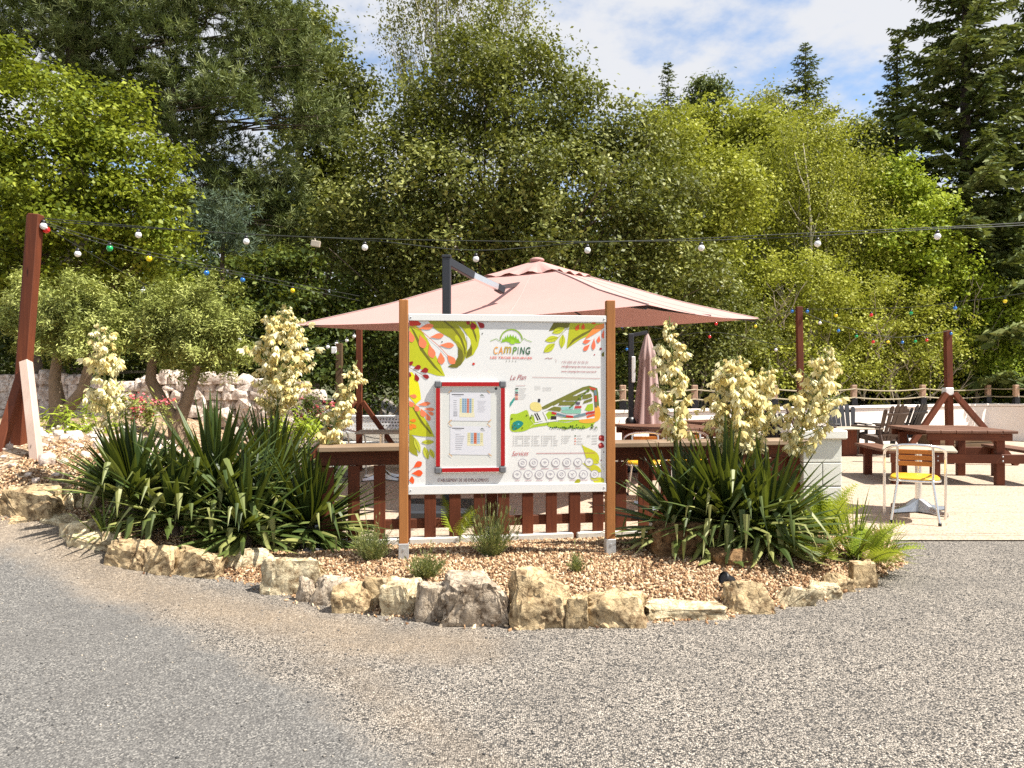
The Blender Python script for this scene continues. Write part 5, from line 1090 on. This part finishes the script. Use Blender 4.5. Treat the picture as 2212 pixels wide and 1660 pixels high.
# ------------------------------------------------------------------ trees
def crown(blobs, dens, per, cr, L, W, seed, up=.55, out=.5, droop=0., shell=.62, flat=.7, dr=.9, bough=1.5, rag=.16, bsz=.40):
    g = np.random.default_rng(seed); Q = Quads()
    for (px, py, rx, ry, d) in blobs:
        c = np.array(at(px, py, d)); rd = np.array([rx/F*d, dr*(rx+ry)/2/F*d, ry/F*d]); rm = np.mean(rd); area = 4*math.pi*rm**2; nc = max(3, int(dens*area))
        if bough:                                          # clumps gather on boughs, so gaps open between them
            nb = max(6, int(bough*area/max(.35, (rm*bsz)**1.2*1.6))); ub = unit(g.normal(0, 1, (nb, 3))); rb_ = 1-.55*g.random(nb)**1.3+g.normal(0, rag*.45, nb); B = c+ub*rd*rb_[:, None]; bt = g.random(nb)
            k = g.integers(0, nb, nc); br = bsz*rm*g.uniform(.55, 1.25, nb)[k]; v = unit(g.normal(0, .8, (nc, 3))+[0, 0, .45]+ub[k]*.45); P_ = B[k]+v*(br*(1-.5*g.random(nc)**2))[:, None]*[1, 1, .62]; u = unit(v+ub[k]*.5); tint = bt[k]
            fill = g.random(nc) < .14; uf = unit(g.normal(0, 1, (nc, 3))); P_[fill] = (c+uf*rd*(.8*g.random(nc)**.5)[:, None])[fill]
        else:
            u = unit(g.normal(0, 1, (nc, 3))); r = 1-shell*g.random(nc)**1.4; lump = np.array([noise.noise(Vector(v*2.3+seed+px*.01)) for v in u]); r = r*(1+rag*1.6*lump)+g.normal(0, rag*.35, nc); P_ = c+u*rd*r[:, None]; tint = g.random(nc)
        P_ = np.repeat(P_, per, 0); U = np.repeat(u, per, 0); n_ = len(P_); crs = np.array([cr, cr, cr*flat])*np.repeat(g.uniform(.6, 1.3, nc), per)[:, None]
        C = P_+g.normal(0, 1, (n_, 3))*crs; C[:, 2] = np.maximum(C[:, 2], H(C[:, 0], C[:, 1])+.03)
        nr = unit(np.array([0, 0, up])+U*out+g.normal(0, .55, (n_, 3))); ax = unit(np.cross(nr, g.normal(0, 1, (n_, 3)))); ax[:, 2] -= droop
        s = g.uniform(.6, 1.35, n_); Q.add(diamonds(C, ax, nr, L*s, W*s*g.uniform(.85, 1.15, n_)), np.clip(.35*np.repeat(tint, per)+.25*np.repeat(g.random(nc), per)+.4*g.random(n_), 0, 1))
    return Q
def limbs(mb, base, blobs, r0, seed, fork=.35, n_sub=3, jit=.12):
    g = random.Random(seed); base = Vector(base); cs = [at(b[0], b[1], b[4]) for b in blobs]; top = max(cs, key=lambda v: v.z)
    pts = [base.lerp(top, t)+Vector((g.uniform(-jit, jit), g.uniform(-jit, jit), 0))*(0 if t in (0, 1) else 1) for t in np.linspace(0, 1, 7)]; pts[0].z -= .1
    mb.tube(pts, [r0*(1-.85*t) for t in np.linspace(0, 1, 7)], 9)
    for c, b in zip(cs, blobs):
        i = min(5, max(1, int(6*max(.1, min(.9, (c.z-base.z)/(top.z-base.z+1e-6)*.65))))); a = pts[i]; m_ = a.lerp(c, .5)+Vector((0, 0, -.12*(c-a).length)); rr_ = r0*(1-.14*i)*.5
        mb.tube([a, m_, c], [rr_, rr_*.6, rr_*.25], 6)
        for _ in range(n_sub):
            e = c+Vector((g.uniform(-1, 1)*b[2]/F*b[4], g.uniform(-1, 1)*b[2]/F*b[4], g.uniform(-.3, 1)*b[3]/F*b[4]))*.85; mb.tube([m_, m_.lerp(e, .5)+Vector((0, 0, .1)), e], [rr_*.4, rr_*.25, rr_*.08], 5, False)
def tree(name, label, blobs, mat, base=None, trunk=.12, bark='bark', seed=1, group='trees behind the terrace', cat='tree', extra=None, nsub=3, **k):
    bx = sum(b[0] for b in blobs)/len(blobs) if base is None else base[0]; d = sum(b[4] for b in blobs)/len(blobs) if base is None else base[1]; p = at(bx, CY, d); b0 = Vector((p.x, p.y, float(H(p.x, p.y)) if p.y < 21 else 0.0))
    t = thing(name, label, cat, b0, 0, group); mb = MB(); limbs(mb, b0, blobs, trunk, seed, n_sub=nsub)
    if extra: extra(mb)
    mb.build('trunk', M[bark], t, world=True, fix=False)
    Q = crown(blobs, seed=seed, **k); Q.build('crown', M[mat], t, b0); return t
def tufts(blobs, n_per, blades_, l, w_, seed, dr=.8, shell=.8, upb=.5):
    g = np.random.default_rng(seed); V = []; rr_ = []
    for (px, py, rx, ry, d) in blobs:
        c = np.array(at(px, py, d)); rd = np.array([rx/F*d, dr*(rx+ry)/2/F*d, ry/F*d]); n_ = int(n_per*4*math.pi*np.mean(rd)**2); u = unit(g.normal(0, 1, (n_, 3))); P_ = c+u*rd*(1-shell*g.random(n_)**1.5)[:, None]
        # sprays: tufts sit along short upswept shoots
        sh = 5; P_ = np.repeat(P_, sh, 0); U = unit(np.repeat(unit(u*[1, 1, .35]+[0, 0, upb]+g.normal(0, .35, (n_, 3))), sh, 0)+g.normal(0, .25, (n_*sh, 3))); P_ = P_+U*np.tile(np.arange(sh)*.085, n_)[:, None]+g.normal(0, .05, P_.shape); rn = np.repeat(np.clip(np.repeat(g.random(n_), sh)*.7+g.random(n_*sh)*.3, 0, 1), blades_)
        C = np.repeat(P_, blades_, 0); A = unit(np.repeat(U, blades_, 0)*.8+g.normal(0, .6, C.shape)); S = unit(np.cross(A, g.normal(0, 1, C.shape))); ll = l*g.uniform(.7, 1.2, (len(C), 1))
        V.append(np.stack([C-S*w_*.5, C+S*w_*.5, C+A*ll+S*w_*.18, C+A*ll-S*w_*.18], 1)); rr_.append(np.repeat(rn, 4))
    V = np.concatenate(V); return V, np.concatenate(rr_)

# clipped olives on the terrace
def olive(label, px0, py0, d, forks, blobs, seed):
    b0 = at(px0, py0, d); b0.z = float(H(b0.x, b0.y)); t = thing('olive_tree', label, 'olive tree', b0, 0, 'clipped olive trees'); mb = MB()
    for pts, rads in forks: mb.tube([b0-Vector((0, 0, .05)) if i == 0 and q is None else at(*q) for i, q in enumerate(pts)], rads, 10)
    mb.build('trunk', M['olive_bark'], t, world=True, fix=False); crown(blobs, 80, 36, .055, .056, .0135, seed, up=.75, out=.9, flat=1.0, rag=.05, bough=4.0, bsz=.22).build('crown', M['olive'], t, b0)
olive('left clipped olive tree with a forked trunk, behind the leaning post', 130, 950, 9.4, [((None, (128, 905, 9.4), (124, 870, 9.4), (118, 820, 9.4), (125, 760, 9.4)), (.14, .115, .095, .07, .05)), (((127, 900, 9.4), (150, 880, 9.38), (178, 845, 9.35), (190, 800, 9.3), (200, 740, 9.3)), (.08, .075, .065, .055, .04))],
      [(120, 660, 105, 90, 9.4), (215, 680, 85, 90, 9.3), (60, 690, 70, 80, 9.6), (160, 725, 110, 80, 9.4)], 71)
olive('right clipped olive tree with a rounder crown, behind the yuccas', 392, 960, 9.8, [((None, (380, 915, 9.8), (350, 870, 9.8), (325, 820, 9.8), (330, 770, 9.8)), (.13, .11, .085, .07, .05)), (((384, 920, 9.8), (398, 880, 9.8), (412, 840, 9.8), (425, 790, 9.8)), (.09, .08, .07, .05))],
      [(385, 680, 100, 90, 9.8), (450, 680, 90, 85, 9.8), (420, 740, 115, 85, 9.8), (350, 725, 50, 75, 9.9), (480, 730, 58, 70, 9.9)], 72)
# small shrubs before the stone wall
def shrub(name, label, cat, blobs, mat, seed, L, W, dens=70, per=12, petals=None, **k):
    d = blobs[0][4]; p = at(blobs[0][0], CY, d); b0 = Vector((p.x, p.y, float(H(p.x, p.y)))); t = thing(name, label, cat, b0); mb = MB()
    for b in blobs: mb.tube([b0-Vector((0, 0, .03)), b0.lerp(at(b[0], b[1], d), .6)+Vector((.02, 0, 0)), at(b[0], b[1]-b[3]*.4, d)], [.014, .01, .004], 6)
    mb.build('stems', M['bark'], t, world=True, fix=False); crown(blobs, dens, per, .06, L, W, seed, shell=.9, flat=1, bough=0, **k).build('foliage', M[mat], t, b0)
    if petals: crown([(b[0], b[1]-b[3]*.25, b[2], b[3]*.8, d) for b in blobs], petals[0], 9, .022, .035, .028, seed+1, shell=.35, flat=1, bough=0).build('blossoms', M[petals[1]], t, b0)
shrub('oleander', 'yellow green oleander with white flowers at the foot of the left olive tree', 'oleander', [(150, 940, 75, 65, 8.6), (205, 960, 60, 50, 8.5), (120, 985, 50, 40, 8.4)], 'bright', 81, .13, .02, 60, 10, (10, 'petal'), up=.8)
shrub('oleander', 'oleander with bright red flowers between the two olive trees', 'oleander', [(285, 885, 50, 38, 9.0), (330, 890, 35, 35, 9.0)], 'olive', 82, .10, .018, 60, 10, (26, 'petal_pink'), up=.8)
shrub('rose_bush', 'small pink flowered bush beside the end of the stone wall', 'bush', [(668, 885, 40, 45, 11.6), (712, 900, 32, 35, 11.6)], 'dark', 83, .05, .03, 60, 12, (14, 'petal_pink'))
shrub('groundcover_shrub', 'light green shrub behind the yucca with the leaning spike', 'bush', [(655, 925, 55, 45, 9.0), (610, 935, 45, 40, 9.0)], 'bright', 84, .06, .025, 50, 12)

LEAF = dict(dens=26, per=24, cr=.17)
tree('hazel_tree', 'broad lime green tree with big leaves at the left, behind the olive trees', [(40, 260, 130, 140, 12.6), (170, 270, 130, 110, 12.4), (285, 330, 100, 95, 12.2), (110, 400, 170, 150, 12.0), (300, 440, 110, 90, 12.1), (-60, 380, 140, 180, 12.4), (350, 520, 80, 80, 12.1), (180, 560, 160, 110, 12.3), (10, 560, 140, 120, 12.3)],
     'hazel', (60, 12.9), .14, seed=101, dens=19, per=30, cr=.14, L=.072, W=.054, up=.6, out=.45, flat=.45, rag=.22)
tree('broadleaf_tree', 'mixed green tree between the pine and the big round tree', [(700, 130, 75, 90, 20.5), (640, 60, 60, 60, 21), (735, 220, 75, 90, 20), (690, 330, 95, 80, 19.5), (740, 430, 90, 90, 19), (640, 440, 90, 90, 19), (600, 540, 90, 80, 18.5)], 'willow', (680, 20), .2, seed=102, dens=15, per=24, cr=.2, L=.12, W=.07, rag=.22)
tree('big_round_tree', 'big dense rounded tree filling the middle behind the parasol', [(1085, 130, 105, 90, 16.3), (1000, 220, 140, 120, 16), (1150, 230, 150, 130, 16), (880, 310, 110, 130, 15.6), (1250, 300, 130, 120, 16), (1350, 350, 110, 110, 16), (1050, 390, 200, 150, 15.2), (860, 450, 140, 140, 15.3), (1230, 450, 180, 140, 15.2), (1400, 460, 130, 130, 15.4), (780, 520, 110, 120, 15.8), (1000, 560, 190, 120, 15.2), (1240, 600, 190, 120, 15.0), (1430, 600, 120, 120, 15.2), (820, 640, 130, 110, 15.6)],
     'willow', (1090, 16.2), .22, seed=103, dens=17, per=25, cr=.17, L=.092, W=.05, rag=.15, shell=.6)
tree('birch_tree', 'tall wispy birch rising behind the big round tree', [(900, 10, 90, 70, 19), (990, -20, 110, 80, 19), (1090, -5, 90, 60, 19), (1130, 40, 60, 40, 19), (850, 60, 40, 50, 19), (870, 150, 40, 70, 19), (960, 90, 80, 60, 19), (1050, 80, 90, 60, 19), (940, -120, 120, 80, 19)], 'birch', (1003, 19.3), .12, 'pale_bark', 104, dens=11, per=15, cr=.075, L=.075, W=.042, droop=.8, flat=3.6, rag=.32, shell=.95, bough=0, nsub=10)
tree('sunlit_tree', 'yellowish leafy tree on the right shoulder of the big round tree', [(1470, 340, 80, 80, 18.5), (1530, 400, 90, 90, 18.2), (1420, 290, 60, 70, 18.7), (1560, 470, 100, 90, 18), (1500, 540, 100, 90, 17.8)], 'gold', (1500, 18.6), .16, seed=105, dens=17, per=24, cr=.18, L=.095, W=.055, rag=.2)
tree('birch_tree', 'yellow birch with a visible pale trunk, right of centre', [(1745, 285, 65, 55, 20.3), (1720, 350, 100, 80, 20.2), (1800, 360, 90, 80, 20.2), (1690, 430, 110, 90, 20), (1800, 440, 120, 100, 20), (1740, 530, 150, 90, 20), (1860, 530, 100, 90, 20), (1640, 530, 90, 80, 20)], 'gold', (1752, 20.0), .10, 'pale_bark', 106, dens=15, per=22, cr=.19, L=.075, W=.042, droop=.4, flat=1.1, rag=.25, nsub=5,
     extra=lambda mb: [mb.tube([at(*q) for q in pts], r_, 7) for pts, r_ in ((((1750, 830, 19.8), (1752, 640, 19.5), (1752, 500, 19.3), (1746, 400, 19.3), (1735, 310, 19.4)), (.06, .045, .03, .02, .01)), (((1748, 430, 19.3), (1728, 380, 19.3), (1716, 330, 19.3)), (.022, .016, .008)), (((1752, 500, 19.3), (1722, 470, 19.2), (1700, 430, 19.2)), (.02, .014, .007)), (((1753, 520, 19.3), (1770, 460, 19.2)), (.018, .008)))])
tree('alder_tree', 'bright fresh green tree at the right, in front of the big spruces', [(1925, 385, 55, 55, 20.2), (1965, 450, 75, 75, 20), (2010, 530, 85, 70, 19.8), (1940, 540, 80, 80, 20), (2030, 600, 80, 60, 20)], 'bright', (1960, 20.4), .1, seed=107, dens=20, per=22, cr=.15, L=.095, W=.07, rag=.2, up=.7)
def low(name, label, blobs, mat, seed, L=.075, W=.045, dens=18, per=22, twigs=0, **k):
    bl = []
    def ex(mb):
        g = random.Random(seed); blobs = bl[0]
        for _ in range(twigs):
            b = blobs[g.randrange(len(blobs))]; a = at(b[0]+g.uniform(-.4, .4)*b[2], b[1]+b[3]*.9, b[4]-b[2]/F*b[4]*.5); v = Vector((g.uniform(-.7, .7), g.uniform(-.5, .1), g.uniform(.5, 1))).normalized()*g.uniform(.5, 1.1)*b[3]/F*b[4]*1.6
            pts = [a+v*t+Vector((g.uniform(-.06, .06), g.uniform(-.06, .06), g.uniform(-.06, .06))) for t in np.linspace(0, 1, 5)]; mb.tube(pts, [.018, .014, .011, .007, .003], 5, False)
            for q in pts[1:4]: e = q+Vector((g.uniform(-.5, .5), g.uniform(-.3, .1), g.uniform(.1, .5)))*.7; mb.tube([q, q.lerp(e, .5), e], [.007, .005, .002], 4, False)
    blobs = [(x, y, rx, ry, max(d, wall_at(x).y+rx/F*d*.9+.5) if -400 < x < 2120 and x > 760 else d) for x, y, rx, ry, d in blobs]; bl.append(blobs)
    return tree(name, label, blobs, mat, None, .05, 'twig', seed, 'bushes behind the terrace', 'bush', ex, 2, dens=dens, per=per, cr=.13, L=L, W=W, rag=.2, **k)
low('bush', 'tall leafy bush above the right corner of the open parasol', [(1440, 690, 90, 90, 15.4), (1530, 660, 90, 100, 15.9), (1590, 730, 80, 90, 16.2), (1500, 790, 110, 90, 15.2), (1400, 800, 90, 80, 14.8)], 'willow', 121, twigs=4)
low('bush', 'yellowish bush with bare grey branches behind the tall right post', [(1680, 640, 90, 80, 17.3), (1760, 610, 80, 70, 17.5), (1700, 730, 110, 90, 17), (1800, 700, 110, 100, 17.6), (1640, 800, 90, 70, 16.3), (1760, 800, 110, 70, 17.2)], 'gold', 122, twigs=26)
low('bush', 'twiggy green bush behind the short white collared post', [(1890, 690, 100, 90, 18.6), (1980, 720, 90, 90, 19.2), (1900, 800, 110, 70, 18.8), (2020, 800, 90, 70, 19.8)], 'gold', 123, twigs=24)
low('bush', 'bright green bush at the right edge above the rope rail', [(2090, 640, 70, 60, 20.4), (2150, 690, 80, 80, 20.6), (2080, 740, 80, 80, 20.4), (2190, 770, 80, 90, 20.8), (2120, 820, 90, 50, 20.8)], 'bright', 124, twigs=12, L=.08, W=.05)
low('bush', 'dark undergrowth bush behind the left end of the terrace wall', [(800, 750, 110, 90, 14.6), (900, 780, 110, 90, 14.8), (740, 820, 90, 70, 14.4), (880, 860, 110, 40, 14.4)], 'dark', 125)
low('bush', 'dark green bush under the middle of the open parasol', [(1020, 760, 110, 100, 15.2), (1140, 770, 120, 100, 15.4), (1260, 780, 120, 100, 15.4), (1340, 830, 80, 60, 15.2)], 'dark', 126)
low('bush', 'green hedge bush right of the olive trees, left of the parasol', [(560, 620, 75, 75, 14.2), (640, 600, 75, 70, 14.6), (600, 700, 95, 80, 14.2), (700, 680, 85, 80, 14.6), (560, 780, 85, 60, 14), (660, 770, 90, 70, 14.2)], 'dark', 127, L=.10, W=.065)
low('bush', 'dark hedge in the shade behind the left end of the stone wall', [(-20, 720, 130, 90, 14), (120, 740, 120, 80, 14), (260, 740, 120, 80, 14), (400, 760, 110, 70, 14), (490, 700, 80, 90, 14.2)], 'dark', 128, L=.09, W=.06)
bgk = dict(dens=9, per=22, cr=.34, L=.17, W=.11, rag=.2)
tree('far_tree', 'olive green round tree of the far wood below the two small conifers', [(1540, 300, 80, 65, 30), (1480, 330, 90, 80, 30), (1580, 360, 90, 80, 29.5), (1520, 450, 110, 90, 29)], 'gold', None, .25, seed=131, **bgk)
tree('far_tree', 'orange tinged tree of the far wood, left of the yellow birch', [(1640, 300, 80, 55, 29), (1660, 340, 90, 80, 28.5), (1620, 440, 100, 90, 28)], 'gold', None, .25, seed=132, **bgk)
tree('far_tree', 'olive green tree of the far wood between yellow birch and big spruces', [(1850, 315, 70, 60, 30), (1890, 360, 70, 80, 29.5), (1860, 450, 90, 90, 29)], 'willow', None, .25, seed=133, **bgk)
tree('far_tree', 'pale topped slender tree of the far wood beside the pointed conifer', [(1660, 215, 40, 30, 36), (1640, 255, 60, 40, 36)], 'birch', None, .2, 'pale_bark', 134, dens=6, per=18, cr=.3, L=.16, W=.08, rag=.3, shell=.9)

def conifer(name, label, px, pyt, d, wpx, ztop=None, bare=.0, seed=1, whorl=.36, dens=1.0, step=.07, base=0., sag=.25, mat='spruce'):
    p = at(px, pyt, d); b0 = Vector((p.x, p.y, base)); t = thing(name, label, 'conifer', b0, 0, 'conifers behind the terrace'); Hh = p.z-base; Rm = wpx/F*d; g = np.random.default_rng(seed); mb = MB(); mb.tube([(0, 0, -.2), (0, 0, Hh*.5), (0, 0, Hh)], [.013*Hh+.04, .0075*Hh+.02, .01], 9); Q = Quads(); z = max(.6, bare*Hh)
    while z < Hh-.05:
        f = (z/Hh); Lb = Rm*(1-f)**.75*(.75+.25*math.sin(z*5))+.10; nb = max(4, int((6+2*g.random())*dens))
        for k in range(nb):
            az = 2*math.pi*(k+g.uniform(-.3, .3))/nb+z*1.7; l = Lb*g.uniform(.72, 1.12); zz = z+g.uniform(-.12, .12); n_ = max(4, int(l/step)); s = np.linspace(.12, 1, n_); dz = l*(.10-.0*f)*s-sag*l*s**1.4+.16*l*s**3.2+l*.25*f*s; rad = np.array([math.cos(az), math.sin(az), 0]); tan = np.array([-math.sin(az), math.cos(az), 0]); C = rad*(s*l)[:, None]+np.stack([0*s, 0*s, zz+dz], -1)
            if l > .5: mb.tube([tuple(C[i]) for i in range(0, n_, max(1, n_//4))], list(np.linspace(.02+.008*l, .006, len(range(0, n_, max(1, n_//4))))), 5, False)
            for sg in (-1, 1):
                tl = (.10+.30*l*np.sin(np.pi*np.clip(1.04-s, 0, 1))**.8*.55)*g.uniform(.7, 1.2, n_); m_ = 4; q = (np.arange(m_)+.5)/m_; td = unit(tan*sg*.9+rad*.7+g.normal(0, .13, (n_, 3)))
                CC = (C[:, None]+td[:, None]*(tl[:, None]*q)[..., None]+np.array([0, 0, -1])*((tl[:, None]*q)**1.5*.35)[..., None]).reshape(-1, 3); CC += g.normal(0, .014, CC.shape); A = np.repeat(td, m_, 0)+g.normal(0, .35, CC.shape); A[:, 2] -= .25; LL = np.repeat(tl, m_)/m_*2.3+.03
                Q.add(diamonds(CC, A, np.array([0, 0, 1.])+g.normal(0, .55, CC.shape), LL*1.15, LL*.36+.016, .1), np.clip(.5*g.random()+.5*g.random(len(CC)), 0, 1))
            e = C[-1]; Q.add(diamonds(e[None]+rad*.05, rad[None]+[[0, 0, .1]], np.array([[0, 0, 1.]]), .2, .07), g.random())
        z += whorl*(.8+.4*g.random())*(1-.35*f)
    mb.build('trunk', M['bark_dark'], t, fix=False); Q.build('crown', M[mat], t); return t
conifer('spruce_tree', 'tallest dark spruce at the right with its bare trunk showing', 2085, -330, 22, 330, seed=141, whorl=.44, dens=1.1, step=.09)
conifer('spruce_tree', 'slimmer dark spruce just left of the tallest one', 1938, 75, 24.5, 150, seed=142, whorl=.36, dens=1.2, step=.09)
conifer('spruce_tree', 'dark spruce cut by the right edge of the view', 2275, -260, 23, 290, seed=143, whorl=.44, dens=1.1, step=.09)
conifer('fir_tree', 'small far dark conifer left, standing alone against the sky', 1443, 132, 42, 125, seed=144, whorl=.5, step=.16, base=2.5, dens=1.2)
conifer('fir_tree', 'thin pointed far conifer rising above the yellow birch', 1740, 92, 34, 200, seed=145, whorl=.48, step=.12, base=1.5, dens=1.3)
tree('far_pine', 'small far pine with a flat top, right of the lone dark conifer', [(1525, 190, 30, 26, 44), (1545, 205, 24, 22, 44), (1500, 225, 26, 18, 44)], 'pine', None, .22, seed=146, group='conifers behind the terrace', cat='conifer', dens=9, per=16, cr=.3, L=.3, W=.1, rag=.35, shell=.9)

# the big pine at upper left
pb_ = [(280, 185, 120, 55, 15.6), (365, 240, 90, 50, 15.6), (200, 150, 90, 45, 15.8), (300, 250, 70, 40, 15.9), (60, 60, 130, 60, 15.4), (200, 60, 130, 70, 15.2), (330, 90, 110, 55, 15), (120, -60, 200, 90, 15.5), (330, -40, 200, 90, 15.2), (470, 30, 120, 80, 15.4), (580, 60, 90, 70, 15.8), (640, 120, 70, 60, 16), (560, 150, 110, 60, 15.8), (420, 190, 90, 45, 15), (470, 215, 90, 40, 14.8), (620, 230, 90, 50, 16), (690, 260, 60, 50, 16.2), (380, 290, 70, 45, 15.2), (560, 380, 90, 50, 16.2), (460, 420, 90, 60, 16), (540, 470, 90, 60, 16.2), (640, 480, 70, 60, 16.5), (-60, 120, 110, 90, 15.6), (470, 330, 80, 60, 16.4)]
pt = at(162, CY, 15.8); pt.z = float(H(pt.x, pt.y)); pine = thing('pine_tree', 'very large dark pine overhanging the upper left of the view', 'pine', pt, 0, 'conifers behind the terrace')
mb = MB(); mb.tube([pt-Vector((0, 0, .1)), at(160, 500, 15.8), at(168, 100, 15.7), at(190, -150, 15.6)], [.30, .27, .22, .12], 12)
g = random.Random(5)
for b in pb_:
    a = at(165, b[1]+40 if b[1] < 300 else 330+.3*b[1], 15.75); c = at(b[0], b[1]+b[3]*.3, b[4]); mb.tube([a, a.lerp(c, .5)+Vector((g.uniform(-.3, .3), -.1, g.uniform(-.35, .25))), c], [.05, .032, .012], 7)
    for _ in range(7): e = at(b[0]+g.uniform(-.9, .9)*b[2], b[1]+g.uniform(-.6, .6)*b[3], b[4]+g.uniform(-.6, .4)); m_ = a.lerp(c, g.uniform(.5, 1)); mb.tube([m_, m_.lerp(e, .5)+Vector((0, 0, .08)), e], [.022, .014, .005], 5, False)
mb.build('trunk', M['bark'], pine, world=True, fix=False)
V_, r_ = tufts(pb_, 13, 15, .16, .018, 151, shell=.6); V_ -= np.array(pt); np_mesh('crown', V_.reshape(-1, 3), np.arange(len(V_)*4).reshape(-1, 4), M['pine'], r_, pine)
V_, r_ = tufts([(480, 470, 40, 45, 14.4), (505, 520, 32, 40, 14.4), (455, 520, 30, 32, 14.4)], 22, 16, .14, .016, 152); b_ = at(480, CY, 14.6); b_.z = float(H(b_.x, b_.y)); bt = thing('young_pine', 'small blue green young pine below the large dark pine', 'pine', b_, 0, 'conifers behind the terrace'); V_ -= np.array(b_)
np_mesh('crown', V_.reshape(-1, 3), np.arange(len(V_)*4).reshape(-1, 4), M['bluepine'], r_, bt); mb = MB(); mb.tube([(0, 0, -.1), (0, 0, 2.6), (at(482, 460, 14.4).x-b_.x, at(482, 460, 14.4).y-b_.y, at(482, 460, 14.4).z-b_.z)], [.07, .05, .015], 8); mb.build('trunk', M['bark'], bt, fix=False)

# the far wood closing the view, one leafy mass
wood_blobs = [(x, y, 130, 100, d) for d, ys in ((25, (640, 760)), (29, (520,))) for x in range(-200, 2450, 150) for y in ys]
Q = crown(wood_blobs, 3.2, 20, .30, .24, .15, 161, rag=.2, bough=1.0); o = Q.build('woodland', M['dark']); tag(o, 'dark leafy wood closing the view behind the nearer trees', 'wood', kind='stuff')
